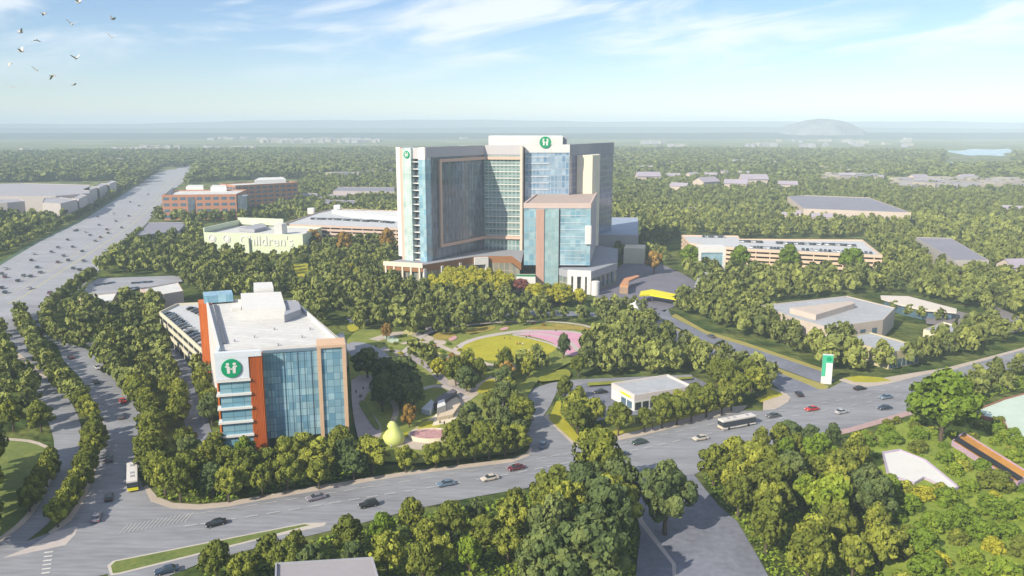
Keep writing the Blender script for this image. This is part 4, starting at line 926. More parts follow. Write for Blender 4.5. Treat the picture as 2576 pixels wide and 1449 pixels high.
# ================================================================ VEHICLES
def car_mesh(paint, kind=0):
    t = thing('car', '', 'car'); Lc, Wc = 4.9, 1.95
    hood, cab0, cab1, cab2, tail = (.80, .98, 1.52, 1.5, 1.0) if kind == 0 else (.95, 1.1, 1.75, 1.75, 1.15)
    b = MB()
    prof = [(-2.45, .35), (2.45, .35), (2.48, .62), (2.38, hood-.06), (1.25, cab0), (.45, cab0+.02), (-1.55, tail), (-2.38, tail-.05), (-2.47, .6)]
    w = lambda z: Wc/2*(1 if z < .9 else .95)
    Lf_ = [(x, -w(z), z) for x, z in prof]; Rt = [(x, w(z), z) for x, z in prof]
    b.face(Lf_); b.face(Rt[::-1])
    for i in range(len(prof)): j = (i+1) % len(prof); b.face([Lf_[j], Lf_[i], Rt[i], Rt[j]])
    # roof panel
    x0, x1 = (-1.15, .35) if kind == 0 else (-1.9, .45)
    b.box(x0, x1, -.68, .68, cab1-.06, cab1)
    body = b.build('body', paint, t, bevel=.05)
    g = MB()
    lo = [(1.15, -.86, cab0), (1.15, .86, cab0), (-1.75 if kind == 0 else -2.3, .86, tail), (-1.75 if kind == 0 else -2.3, -.86, tail)]
    hi = [(x1, -.66, cab1-.05), (x1, .66, cab1-.05), (x0, .66, cab1-.05), (x0, -.66, cab1-.05)]
    for i in range(4): j = (i+1) % 4; g.face([lo[i], lo[j], hi[j], hi[i]])
    g.build('windows', CGLASS, t)
    wh = None
    for sx in (1.5, -1.45):
        for sy in (-1, 1):
            if wh is None:
                m = MB(); m.tube((0, -.12, 0), (0, .12, 0), .34, .34, 14); wh = m.build('wheel', RUBBER, t); o = wh
                r = MB(); r.tube((0, -.135, 0), (0, .135, 0), .19, .19, 10); rim = r.build('rim', mat('rim_metal', (.45, .45, .46), .35, .05, 2, metal=.7), wh)
            else:
                o = copyobj(wh, t); copyobj(rim, o)
            o.location = (sx, sy*.86, .34)
    for sy in (-1, 1):
        m = MB(); m.box(2.36, 2.5, sy*.72-.2, sy*.72+.2, .6, .76); m.build('headlight', WHITE, t)
        m = MB(); m.box(-2.5, -2.38, sy*.72-.2, sy*.72+.2, .68, .84); m.build('tail_light', mat('tail_red', (.35, .02, .02), .3, .05, 2), t)
    return t
def paint(name, c): return mat('paint_'+name, c, .28, .03, .5, spec=.6)
PAINT = {'black': paint('black', (.015, .016, .018)), 'navy': paint('navy', (.03, .05, .09)), 'blue': paint('blue_grey', (.13, .19, .27)), 'red': paint('red', (.50, .02, .015)),
         'silver': paint('silver', (.45, .45, .46)), 'cream': paint('cream', (.55, .49, .42)), 'green': paint('dark_green', (.04, .065, .055)), 'maroon': paint('maroon', (.14, .03, .05)),
         'grey': paint('grey', (.09, .095, .10)), 'lilac': paint('lilac_grey', (.22, .20, .24)), 'white': paint('white', (.72, .72, .72))}
PROTO = {}
def put_car(px, py, hx, hy, colour, label, group=None, kind=0, z=.1):
    key = (colour, kind)
    x, y = G(px, py); x2, y2 = G(hx, hy); a = math.atan2(y2-y, x2-x)
    if key not in PROTO: PROTO[key] = car_mesh(PAINT[colour], kind); t = PROTO[key]
    else: t = copytree(PROTO[key])
    t.location = (x, y, z); t.rotation_euler = (0, 0, a); t['label'] = label
    if group: t['group'] = group
    elif 'group' in t: del t['group']
    return t
ROADC = [(544, 1322, 520, 1328, 'black', 'black car nearest the white bus corner on the main road'),
 (795, 1257, 770, 1263, 'lilac', 'faint lilac grey car close to the pavement in front of the office'),
 (928, 1275, 900, 1281, 'black', 'large black car just above the roadside trees on the main road', 1),
 (1122, 1222, 1095, 1227, 'blue', 'blue grey car alone in the middle of the main road'),
 (1232, 1208, 1205, 1214, 'cream', 'cream car between the blue grey car and the maroon car'),
 (1298, 1182, 1270, 1188, 'maroon', 'dark maroon car approaching the driveway mouth'),
 (1365, 1124, 1369, 1100, 'blue', 'blue grey car turning out of the driveway mouth'),
 (1324, 1011, 1324, 990, 'navy', 'navy car in tree shade on the driveway bend'),
 (1563, 1147, 1600, 1140, 'navy', 'navy car on the main road below the dark green car'),
 (1608, 1117, 1575, 1123, 'green', 'dark green car following the kerb below the pavilion'),
 (1762, 1107, 1740, 1111, 'cream', 'cream car half hidden by trees behind the moving bus'),
 (1945, 1050, 1915, 1055, 'grey', 'dark grey car following behind the long bus'),
 (2042, 1033, 2012, 1038, 'red', 'bright red car crossing the junction'),
 (2117, 1040, 2145, 1034, 'silver', 'silver car right of the bright red car'),
 (2225, 1030, 2195, 1034, 'navy', 'navy car in the junction beside the big green tree'),
 (2228, 1003, 2200, 1007, 'blue', 'blue grey car above the navy car at the big green tree'),
 (2163, 981, 2190, 977, 'black', 'black car close to the kerb right of the pylon sign'),
 (2010, 995, 2000, 983, 'black', 'black car leaving the grass strip left of the pylon sign'),
 (1789, 849, 1765, 838, 'grey', 'grey car driving up the narrow eastern drive'),
 (420, 1441, 380, 1450, 'navy', 'navy car below the grass median at the bottom edge'),
 (1510, 990, 1490, 992, 'black', 'black car parked left of the white pavilion'),
 (92, 811, 88, 800, 'grey', 'grey car in tree shade on the upper left slip road'),
 (105, 838, 98, 828, 'maroon', 'maroon car in tree shade below the grey slip road car'),
 (179, 902, 165, 892, 'maroon', 'maroon car where the slip road meets the street'),
 (246, 928, 265, 945, 'silver', 'silver car at the sunny top of the left street'),
 (241, 964, 225, 948, 'grey', 'grey car in the tree shadows beside the sunny lane'),
 (307, 973, 325, 990, 'maroon', 'maroon car beside the beige pavement on the left street'),
 (309, 1012, 300, 1000, 'red', 'red car in spiky tree shadows on the left street'),
 (304, 1052, 303, 1035, 'grey', 'grey car in deep shade in the middle of the left street'),
 (351, 1068, 351, 1085, 'navy', 'navy car by the hedge on the left street'),
 (275, 1158, 277, 1140, 'grey', 'grey car in shade left of the parked white bus'),
 (275, 1255, 277, 1240, 'black', 'black car in shade behind the lilac car at the crossing'),
 (244, 1307, 250, 1290, 'lilac', 'lilac car waiting at the mouth of the left street')]
for r in ROADC: put_car(*r[:6], None, r[6] if len(r) > 6 else 0)
# simple one-piece cars where no parts can be seen
def tiny(name, paintm):
    b = MB(); w = .95
    prof = [(-2.4, .3), (2.4, .3), (2.4, .8), (1.2, 1.0), (.4, 1.5), (-1.2, 1.5), (-1.8, 1.05), (-2.4, 1.0)]
    P0 = [(x, -w, z) for x, z in prof]; P1 = [(x, w, z) for x, z in prof]
    b.face(P0); b.face(P1[::-1])
    for i in range(8): j = (i+1) % 8; b.face([P0[j], P0[i], P1[i], P1[j]], None, 1 if i in (3, 5) else 0)
    return b.build(name, [paintm, CGLASS])
TINY = {}
def put_tiny(x, y, z, a, colour, label, group, s=1.):
    if colour not in TINY: TINY[colour] = tiny('car', PAINT[colour]); o = TINY[colour]
    else: o = copyobj(TINY[colour])
    o.location = (x, y, z); o.rotation_euler = (0, 0, a); o.scale = (s,)*3; prop(o, label, 'car', group)
HC = [(245, 785), (290, 840), (315, 880), (140, 945), (230, 1003), (495, 750), (450, 800), (530, 785), (570, 848), (650, 790), (620, 860), (820, 710), (740, 635), (780, 605), (640, 715), (565, 680), (450, 685), (525, 625), (660, 565), (580, 555), (830, 545), (945, 530), (760, 445), (770, 510), (840, 572), (45, 850), (15, 890), (40, 915), (15, 1000), (40, 1035), (185, 905), (240, 910), (260, 735), (400, 720), (390, 1040), (600, 550), (700, 590), (900, 480), (1000, 440), (880, 420), (1080, 360), (1010, 330), (1150, 270)]
cl_ = ['black', 'navy', 'grey', 'black', 'silver', 'grey', 'maroon']
for i, (cx_, cy_) in enumerate(HC):
    x, y = G(cx_*.3241, 402.5+cy_*.3241); x2, y2 = G(cx_*.3241+30, 402.5+cy_*.3241-19); c_ = cl_[i % 7]
    put_tiny(x, y, .32, math.atan2(y2-y, x2-x), c_, {'black': 'small black', 'navy': 'small navy', 'grey': 'small dark grey', 'silver': 'small silver', 'maroon': 'small maroon'}[c_]+' car in the traffic on the wide motorway', 'cars on the motorway', .98)
def rowcars(P, i, j, n, t0, t1, inset, z, lab, grp, alt=('black', 'grey', 'navy', 'silver', 'white', 'grey'), off_=0):
    a, c = P[i], P[j]; L = dist(a, c); dx, dy = (c[0]-a[0])/L, (c[1]-a[1])/L; nx, ny = -dy, dx
    for k in range(n):
        u = (t0+(t1-t0)*k/max(n-1, 1))*L; col = alt[(k*7+off_) % len(alt)]
        put_tiny(a[0]+dx*u+nx*inset, a[1]+dy*u+ny*inset, z, math.atan2(ny, nx)+(math.pi if (k*5+off_) % 3 else 0), col, f"{ {'navy': 'navy', 'black': 'black', 'grey': 'dark grey', 'silver': 'silver', 'white': 'white', 'blue': 'blue grey'}[col]} car parked {lab}", grp)
# left edge of the near deck runs from its western corner to its front
pl0, pl1 = G(404, 792, 11), G(438, 822, 11); rowcars([pl0, pl1], 0, 1, 7, .1, .95, 3.2, 11.02, 'along the open left edge of the cream deck', 'cars on the cream deck', ('black', 'grey', 'navy', 'black', 'grey'))
pl0, pl1 = G(438, 822, 11), G(506, 878, 11); rowcars([pl0, pl1], 0, 1, 9, .05, .95, 3.2, 11.02, 'along the front left edge of the cream deck', 'cars on the cream deck', ('grey', 'black', 'grey', 'navy', 'silver'))
pl0, pl1 = G(470, 780, 11), G(512, 800, 11); rowcars([pl0, pl1], 0, 1, 5, .05, .95, 2, 11.02, 'in the back row of the cream deck', 'cars on the cream deck', ('black', 'grey'))
for (x0, y0, x1, y1, n_, o_) in ((785, 552, 830, 553, 9, 0), (835, 553, 925, 558, 20, 2), (930, 557, 985, 562, 9, 1), (850, 531, 990, 536, 24, 3)):
    rowcars([G(x0, y0, 15), G(x1, y1, 15)], 0, 1, n_, 0, 1, 1, 15.02, 'on the roof of the tan striped deck', 'cars on the tan striped deck', ('black', 'grey', 'navy', 'grey', 'silver'), o_)
for (x0, y0, x1, y1, n_, o_) in ((1770, 597, 1820, 598, 12, 0), (1862, 609, 1915, 611, 10, 2), (1955, 613, 2060, 617, 20, 1), (2070, 616, 2150, 620, 15, 0), (1890, 624, 2000, 629, 14, 4), (2020, 630, 2190, 639, 16, 3)):
    rowcars([G(x0, y0, 12), G(x1, y1, 12)], 0, 1, n_, 0, 1, 1, 12.02, 'on the roof of the white topped deck', 'cars on the white topped deck', ('black', 'grey', 'silver', 'grey', 'white'), o_)
for (x0, y0, x1, y1, n_, o_) in ((245, 722, 285, 716, 6, 0), (335, 717, 380, 714, 7, 2), (318, 731, 345, 729, 4, 1)):
    rowcars([G(x0, y0), G(x1, y1)], 0, 1, n_, 0, 1, 0, .3, 'in the open lot behind the trees near the motorway', 'cars in the open lot', ('navy', 'grey', 'black', 'blue'), o_)
# buses
def bus(label, px, py, hx, hy, front):
    x, y = G(px, py); x2, y2 = G(hx, hy); a = math.atan2(y2-y, x2-x)
    t = thing('bus', label, 'bus'); Lb_, w, hgt = 13.2, 1.4, 3.35
    b = MB(); b.box(-Lb_/2, Lb_/2, -w, w, .45, .95); b.box(-Lb_/2, Lb_/2, -w+.06, w-.06, 2.75, hgt); b.build('body', paint('bus_white', (.66, .62, .58)), t, bevel=.12)
    g_ = MB(); g_.box(-Lb_/2+.06, Lb_/2-.9, -w+.03, w-.03, .95, 2.75); g_.build('side_windows', CGLASS, t)
    g_ = MB(); g_.box(Lb_/2-.9, Lb_/2-.02, -w+.08, w-.08, 1.5, 2.8); g_.build('windscreen', CGLASS, t)
    g_ = MB(); g_.box(Lb_/2-.1, Lb_/2+.06, -w+.1, w-.1, .55, 1.3); g_.build('front_panel', front, t)
    for xx in (-4, 1.2, 3.6): g_ = MB(); g_.box(xx-.5, xx+.5, -.45, .45, hgt-.02, hgt+.18); g_.build('roof_hatch', GREYW, t)
    wh = None
    for sx in (4.2, -3.6):
        for sy in (-1, 1):
            if wh is None: m = MB(); m.tube((0, -.16, 0), (0, .16, 0), .5, .5, 14); wh = m.build('wheel', RUBBER, t); o = wh
            else: o = copyobj(wh, t)
            o.location = (sx, sy*(w-.15), .5)
    t.location = (x, y, .1); t.rotation_euler = (0, 0, a)
bus('white bus with yellow front coming down the left street', 335, 1215, 335, 1240, YEL)
bus('long white bus with dark window band driving along the main road', 1853, 1074, 1800, 1084, paint('bus_cream', (.58, .5, .4)))

# ================================================================ PEOPLE AND BIRDS
def skin(name, verts, edges, rads, mats, pick, sub=1):
    me = bpy.data.meshes.new(name); me.from_pydata(verts, edges, [])
    o = bpy.data.objects.new(name, me); COL.objects.link(o)
    sk = o.modifiers.new('s', 'SKIN'); sk.use_smooth_shade = True
    for v, r in zip(me.skin_vertices[0].data, rads): v.radius = (r, r) if isinstance(r, (int, float)) else r
    me.skin_vertices[0].data[0].use_root = True
    ss = o.modifiers.new('u', 'SUBSURF'); ss.levels = sub; ss.render_levels = sub
    dg = bpy.context.evaluated_depsgraph_get(); m2 = bpy.data.meshes.new_from_object(o.evaluated_get(dg))
    bpy.data.objects.remove(o); m2.materials.clear()
    for m in mats: m2.materials.append(m)
    for p in m2.polygons: p.material_index = pick(p.center)
    return m2
SKINM = mat('skin_tone', (.42, .26, .19), .6, .05, 3); HAIR = mat('dark_hair', (.03, .022, .018), .8, .1, 3)
def person_mesh(shirt, trousers, stride=.12):
    V = [(0, 0, .92), (0, 0, 1.18), (0, .01, 1.42), (0, .0, 1.52), (0, -.02, 1.62), (0, -.01, 1.72),
         (-.19, 0, 1.40), (-.25, .03, 1.12), (-.24, -.06, .88), (.19, 0, 1.40), (.25, -.03, 1.12), (.24, -.12, .9),
         (-.1, 0, .86), (-.11, -stride*.7, .48), (-.11, -stride*.4, .08), (-.11, -stride*.4-.14, .04), (.1, 0, .86), (.11, stride*.5, .48), (.11, stride, .08), (.11, stride-.14, .04)]
    Ed = [(0, 1), (1, 2), (2, 3), (3, 4), (4, 5), (2, 6), (6, 7), (7, 8), (2, 9), (9, 10), (10, 11), (0, 12), (12, 13), (13, 14), (14, 15), (0, 16), (16, 17), (17, 18), (18, 19)]
    Rr = [(.15, .11), (.14, .10), (.15, .10), .06, .095, .08, .065, .05, .04, .065, .05, .04, .095, .07, .05, .04, .095, .07, .05, .04]
    pick = lambda c: 3 if c.z > 1.66 or (c.z > 1.56 and c.y > .03) else 2 if c.z > 1.47 or (abs(c.x) > .2 and c.z < 1.05 and c.z > .8) else 0 if c.z > .95 else 1 if c.z > .1 else 3
    return skin('person', V, Ed, Rr, [shirt, trousers, SKINM, HAIR], pick)
cloth = lambda n, c: mat('cloth_'+n, c, .9, .1, 4)
PM = [('dark jacket', person_mesh(cloth('black', (.03, .03, .035)), cloth('navy', (.03, .035, .06)))), ('red top', person_mesh(cloth('red', (.38, .06, .05)), cloth('navy', (0, 0, 0)), .2)), ('white top', person_mesh(cloth('white', (.6, .6, .58)), cloth('grey', (.12, .12, .13)), .05))]
PP = [(896, 994, 0, 'walking up the shaded plaza beside the office'), (906, 1006, 0, 'walking up the shaded plaza beside the office'), (914, 985, 1, 'ahead of the others on the shaded plaza'), (910, 1003, 2, 'among the walkers on the shaded plaza'),
      (946, 878, 0, 'standing on the blue shaded upper plaza'), (966, 872, 0, 'standing on the pale walk'), (972, 862, 1, 'at the far end of the pale walk'),
      (1107, 1072, 0, 'on the left of the stone terraces'), (1118, 1074, 0, 'beside the stone terraces'), (1128, 1060, 2, 'above the stone terraces'),
      (958, 1130, 1, 'on the forecourt below the pear'), (966, 1131, 0, 'on the forecourt below the pear'), (985, 1133, 2, 'on the forecourt right below the pear'),
      (1269, 858, 0, 'at the back of the oval lawn'), (1283, 859, 1, 'at the back of the oval lawn'), (1301, 872, 1, 'in the middle of the oval lawn'), (1308, 872, 0, 'in the middle of the oval lawn'), (1315, 873, 2, 'in the middle of the oval lawn'),
      (1324, 855, 0, 'at the pink edge of the oval lawn'), (1332, 853, 1, 'at the pink edge of the oval lawn'), (1253, 889, 0, 'at the left of the oval lawn'), (1331, 889, 2, 'at the front of the oval lawn'), (1342, 889, 0, 'at the front of the oval lawn'),
      (1622, 1090, 0, 'on the pavement below the pavilion, left of another walker'), (1641, 1081, 0, 'on the pavement below the pavilion, right of another walker'), (1494, 1000, 0, 'in the car park left of the pavilion'), (1398, 838, 0, 'at the rim of the pink plaza')]
for i, (x, y, k, w_) in enumerate(PP):
    X, Y = G(x, y); o = bpy.data.objects.new('person', PM[k][1]); COL.objects.link(o)
    o.location = (X, Y, .2); o.rotation_euler = (0, 0, random.uniform(0, 6.28)); o.scale = (1.12,)*3
    prop(o, f'person in a {PM[k][0]} {w_}', 'person', 'people in the park and on the pavements')
BIRDM = mat('bird_plumage', (.66, .60, .55), .9, .2, 6)
def bird_mesh(flap):
    b = MB(); N = 10
    path = [(-.20, .03), (-.15, .055), (-.05, .075), (.06, .07), (.13, .05), (.17, .045), (.21, .03), (.25, .008)]
    b.rings([[(x, r*math.cos(2*math.pi*k/N), r*.9*math.sin(2*math.pi*k/N)+(.02 if x > .12 else 0)) for k in range(N)] for x, r in path])
    b.face([(-.19, -.03, .01), (-.34, -.07, .0), (-.34, .07, .0), (-.19, .03, .01)]); b.face([(-.19, .03, 0), (-.34, .07, -.012), (-.34, -.07, -.012), (-.19, -.03, 0)])
    for s in (-1, 1):
        st = [(.05, .0, .14), (.17, .5*flap, .15), (.30, .85*flap, .12), (.42, .8*flap, .05)]
        up = []; 
        for y, a, cch in st: up.append((y, .20*math.sin(a)*(y/.3), cch))
        for (y0, z0_, c0), (y1, z1_, c1) in zip(up, up[1:]):
            q = [(c0*.5+.02, s*y0, z0_+.03), (c1*.5+.03-y1*.1, s*y1, z1_+.03), (-c1*.5-.03-y1*.1, s*y1, z1_+.03), (-c0*.5-.02, s*y0, z0_+.03)]
            b.face(q); b.face([(x, y, z-.012) for x, y, z in q[::-1]])
    return b.build('bird', BIRDM, weld=True)
BP = [(197, 6, 1.6, 58), (111, 33, -.9, 62), (181, 61, 1.5, 56), (283, 48, 1.0, 62), (281, 94, 1.8, 66), (53, 82, 1.9, 66), (89, 101, -.8, 64), (53, 129, 1.4, 56), (192, 147, 1.9, 58), (25, 160, -.7, 72), (93, 177, 1.7, 64), (133, 190, -1.2, 56), (33, 219, .15, 76), (187, 213, .1, 72)]
BL_ = ['at the very top edge above the flock', 'with drooping wings near the top left', 'climbing with wings high near the top', 'gliding at the right of the flock below the top edge', 'with raised wings, lowest on the right side of the flock', 'with tall raised wings at the left', 'with drooping wings in the middle of the flock',
       'large with spread wings at the left', 'with raised wings right of the middle', 'small at the far left edge', 'with raised wings low in the flock', 'dark with drooping wings low in the flock', 'flat winged, lowest at the left', 'flat winged, lowest at the right']
for i, (x, y, fl_, D_b) in enumerate(BP):
    o = bird_mesh(fl_); p = ATY(x, y, D_b); o.location = p; o.scale = (.85,)*3
    o.rotation_euler = (random.uniform(-.3, .3), random.uniform(-.2, .2), random.uniform(.2, 1.2) if i % 2 else random.uniform(2, 3.2))
    prop(o, 'pale brown bird '+BL_[i], 'bird', 'birds over the motorway')

# ================================================================ TREES
def crown_arrays(seed, lobes, leaves, size, flat=1.0, core=True):
    """leaf quads in clumps over several lobes; unit crown radius 1, base at z=0, height about 1.9; returns (N,4,3) and tint (N)"""
    r = np.random.default_rng(seed); Q = []; T = []
    C = [(0, 0, .9*flat, .58)]
    for k in range(lobes-1):
        a = 2.4*k+r.uniform(-.3, .3); lv = (k+.5)/(lobes-1); lv = min(max(lv+r.uniform(-.1, .1), 0), 1)
        el = -.35+1.85*lv; rr = r.uniform(.66, .86); rad = r.uniform(.20, .33)*(1.1 if lobes < 12 else 1)
        C.append((rr*math.cos(el)*math.cos(a), rr*math.cos(el)*math.sin(a), (.85+rr*1.05*math.sin(el))*flat, rad))
    for cx, cy, cz, rad in C:
        n = int(leaves*rad*rad/.2); tint0 = r.uniform(-.18, .18)
        ng = max(4, n//9)
        g = r.normal(size=(ng, 3)); g /= np.linalg.norm(g, axis=1)[:, None]
        idx = r.integers(0, ng, n); d = g[idx]+r.normal(scale=.22, size=(n, 3)); d /= np.linalg.norm(d, axis=1)[:, None]
        gr = r.uniform(.82, 1.14, ng)[idx]
        p = np.array([cx, cy, cz])+d*(rad*gr*r.uniform(.86, 1.04, n))[:, None]*np.array([1, 1, .92])
        nn = d+r.normal(scale=.38, size=(n, 3)); nn /= np.linalg.norm(nn, axis=1)[:, None]
        h = r.normal(size=(n, 3)); u = np.cross(nn, h); u /= np.linalg.norm(u, axis=1)[:, None]; v = np.cross(nn, u)
        s = (size*r.uniform(.6, 1.25, n))[:, None]
        q = np.stack([p-u*s-v*s*.6, p+u*s*.7-v*s*.8, p+u*s+v*s*.7, p-u*s*.6+v*s], 1)
        Q.append(q); T.append(np.full(n, tint0)+r.uniform(-.12, .12, n))
    return np.concatenate(Q), np.concatenate(T)
def quads_mesh(name, Q, T, m):
    n = len(Q); me = bpy.data.meshes.new(name); me.vertices.add(n*4); me.vertices.foreach_set('co', Q.reshape(-1).astype(np.float32))
    me.loops.add(n*4); me.loops.foreach_set('vertex_index', np.arange(n*4, dtype=np.int32)); me.polygons.add(n)
    me.polygons.foreach_set('loop_start', np.arange(0, n*4, 4, dtype=np.int32))
    at = me.attributes.new('tint', 'FLOAT', 'FACE'); at.data.foreach_set('value', T.astype(np.float32))
    me.materials.append(m); me.update(calc_edges=True); return me
NP = 6
TEMPL = [crown_arrays(20+k, (22, 26, 17, 24, 15, 29)[k], (640, 560, 700, 640, 760, 600)[k], (.06, .055, .065, .06, .07, .052)[k], (1, 1.08, .92, 1, .95, 1.1)[k]) for k in range(NP)]
CROWN = {}
def crown_mesh(kind, k):
    if (kind, k) not in CROWN:
        Q, T = TEMPL[k]; CROWN[kind, k] = quads_mesh(kind+'_crown', Q, T, LEAF[kind])
    return CROWN[kind, k]
def trunk_mesh():
    b = MB(); b.tube((0, 0, -.05), (0, 0, .55), .085, .06, 7); b.tube((0, 0, .5), (.02, .01, 1.0), .06, .035, 6)
    for a in (.3, 2.2, 4.3): b.tube((0, 0, .42), (.42*math.cos(a), .42*math.sin(a), .95), .045, .02, 5)
    o = b.build('trunk', BARK); me = o.data; bpy.data.objects.remove(o); return me
TRUNK = trunk_mesh()
def tree(x, y, h, kind, label, group, name='tree', spread=1.0):
    t = thing(name, label, 'shrub' if name == 'shrub' else 'tree', (x, y, 0), group, random.uniform(0, 6.28))
    R = h*.36*spread*random.uniform(.86, 1.2); k = random.randrange(NP)
    c = bpy.data.objects.new('crown', crown_mesh(kind, k)); COL.objects.link(c); c.parent = t
    if name == 'shrub': c.location = (0, 0, -.15*h); c.scale = (R*1.3, R*1.3, h*.62)
    else:
        c.location = (0, 0, h*.16); c.scale = (R*random.uniform(.92, 1.2), R*random.uniform(.92, 1.2), h*random.uniform(.42, .52))
        s = bpy.data.objects.new('trunk', TRUNK); COL.objects.link(s); s.parent = t; s.scale = (h*.42, h*.42, h*.5)
    return t
FB = [(min(p[0] for p in P)-2, max(p[0] for p in P)+2, min(p[1] for p in P)-2, max(p[1] for p in P)+2, P) for P in FOOT]
NB = [(min(p[0] for p in P), max(p[0] for p in P), min(p[1] for p in P), max(p[1] for p in P), P) for P in NOTREE]
def near_poly(x, y, P, m):
    if inside(x, y, P): return True
    for i in range(len(P)):
        a, b_ = P[i], P[(i+1) % len(P)]; L2 = (b_[0]-a[0])**2+(b_[1]-a[1])**2
        if L2 == 0: continue
        t = max(0, min(1, ((x-a[0])*(b_[0]-a[0])+(y-a[1])*(b_[1]-a[1]))/L2))
        if (a[0]+(b_[0]-a[0])*t-x)**2+(a[1]+(b_[1]-a[1])*t-y)**2 < m*m: return True
    return False
def blocked(x, y, m=1.5):
    for x0, x1, y0, y1, P in FB:
        if x0 < x < x1 and y0 < y < y1 and near_poly(x, y, P, m): return True
    px, py = PX(x, y)
    for x0, x1, y0, y1, P in NB:
        if x0 <= px <= x1 and y0 <= py <= y1 and inside(px, py, P): return True
    return False
CAND = []; GRID = {}
def free(x, y, s):
    c = 6.; k = (int(x//c), int(y//c)); r = int(s//c)+1
    for i in range(k[0]-r, k[0]+r+1):
        for j in range(k[1]-r, k[1]+r+1):
            for (a, b_) in GRID.get((i, j), ()):
                if (a-x)**2+(b_-y)**2 < s*s: return False
    return True
def addc(x, y, h, kind, label, group, name='tree', spread=1., keep=False):
    GRID.setdefault((int(x//6.), int(y//6.)), []).append((x, y))
    CAND.append((x, y, h, kind, label, group, name, spread, keep))
def kinds(mix): return random.choices([m[0] for m in mix], [m[1] for m in mix])[0]
KW = {'olive': 'olive green', 'dark': 'dark green', 'orange': 'autumn orange', 'yellow': 'bright yellow green', 'bright': 'fresh green', 'red': 'reddish'}
def zone(poly, s, h, where, group, mix=(('olive', 1),), name='tree', spread=1., keep=False, tries=30, chk=True):
    P = GP(poly); x0, x1 = min(p[0] for p in P), max(p[0] for p in P); y0, y1 = min(p[1] for p in P), max(p[1] for p in P)
    n = int((x1-x0)*(y1-y0)/(s*s)*tries/8)+10
    for _ in range(min(n, 60000)):
        x, y = random.uniform(x0, x1), random.uniform(y0, y1)
        if inside(x, y, P) and free(x, y, s*random.uniform(.85, 1.1)) and not (chk and blocked(x, y)):
            k = kinds(mix); addc(x, y, random.uniform(*h), k, f'{KW[k]} {"shrub" if name == "shrub" else "tree"} {where}', group, name, spread, keep)
def row(pts, s, h, where, group, mix=(('olive', 1),), spread=1.05, jit=.5, keep=False, name='tree'):
    P = GP(pts)
    for a, b_ in zip(P, P[1:]):
        L = dist(a, b_); n = max(1, round(L/s))
        for i in range(n):
            p = lerp(a, b_, (i+.5)/n); k = kinds(mix)
            addc(p[0]+random.uniform(-jit, jit), p[1]+random.uniform(-jit, jit), random.uniform(*h), k, f'{KW[k]} {"shrub" if name == "shrub" else "tree"} {where}', group, name, spread, keep)
def one(px, py, h, kind, label, group=None, spread=1., keep=True, name='tree'):
    x, y = G(px, py); addc(x, y, h, kind, label, group, name, spread, keep)
OL = (('olive', .84), ('dark', .1), ('bright', .06)); OD = (('olive', .68), ('dark', .24), ('bright', .08)); MX = (('olive', .64), ('dark', .18), ('orange', .13), ('yellow', .05))
# singled out
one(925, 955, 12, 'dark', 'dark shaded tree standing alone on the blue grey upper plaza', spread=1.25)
one(1030, 1082, 8, 'orange', 'small autumn orange tree beside the giant pear', spread=.75)
one(1378, 770, 9, 'red', 'red leaved tree at the foot of the hospital fin', spread=1.4) if False else one(1310, 742, 8, 'red', 'wide red leaved tree at the foot of the hospital fin', spread=1.9)
one(2365, 1118, 21, 'bright', 'big fresh green tree standing over the junction at the right', spread=1.3)
zone([(2290, 1075), (2360, 1062), (2440, 1085), (2450, 1130), (2370, 1150), (2300, 1120)], 4, (2, 4), 'around the foot of the big fresh green tree', 'shrubs at the big green tree', (('bright', .6), ('olive', .4)), name='shrub', spread=1.4)
one(1418, 906, 10, 'dark', 'dark tree standing in front of the pink plaza', spread=.85)
one(1672, 1345, 18, 'dark', 'round dark tree alone beside the shaded service street', spread=1.05)
one(1555, 1097, 9.5, 'olive', 'round olive tree at the left end of the pavement row', spread=1.1)
for x, y, h in ((1645, 690, 15), (1735, 686, 19), (1860, 690, 18), (1985, 680, 16), (2140, 700, 19)): one(x, y, h, 'orange' if x == 1645 else 'bright', {1645: 'autumn tree between the hospital and the white framed entrance box', 1735: 'tall fresh green tree left of the white framed entrance box', 1860: 'tall fresh green tree right of the white framed entrance box', 1985: 'fresh green tree in front of the middle of the white topped deck', 2140: 'tall fresh green tree before the right end of the white topped deck'}[x], spread=1.05)
for x, y, h in ((790, 628, 16), (868, 645, 17), (975, 640, 18)): one(x, y, h, 'orange', {790: 'brownish autumn tree at the right end of the mint building', 868: 'brownish autumn tree before the middle of the tan striped deck', 975: 'brownish autumn tree between the striped deck and the hospital'}[x], spread=1.0)
# rows and groves (photo-space lines along the ground)
row([(50, 795), (62, 835), (88, 885), (122, 935), (158, 980), (205, 1035), (238, 1072)], 5.5, (7, 9), 'on the upper island between the left carriageways', 'trees on the upper carriageway island')
row([(243, 1090), (236, 1160), (220, 1210), (190, 1262), (160, 1310), (128, 1340)], 5.0, (7, 8.6), 'on the lower island between the left carriageways', 'trees on the lower carriageway island')
row([(235, 700), (190, 735), (150, 770), (118, 803), (122, 840), (155, 870), (210, 882)], 5.5, (7, 9), 'along the right side of the slip road', 'trees along the slip road')
row([(250, 905), (292, 950), (335, 1000), (370, 1050), (385, 1095), (378, 1150), (372, 1200)], 5.0, (8, 10), 'along the right side of the left street', 'trees along the left street')
row([(140, 1178), (124, 1215), (100, 1258), (70, 1300)], 4.5, (6.5, 8), 'in the hedge row beside the curved lawn', 'trees beside the curved lawn')
row([(990, 1196), (1060, 1184), (1130, 1174), (1210, 1162), (1290, 1148), (1322, 1132)], 6.0, (7.5, 9.5), 'in the row along the main road below the plaza', 'trees along the main road')
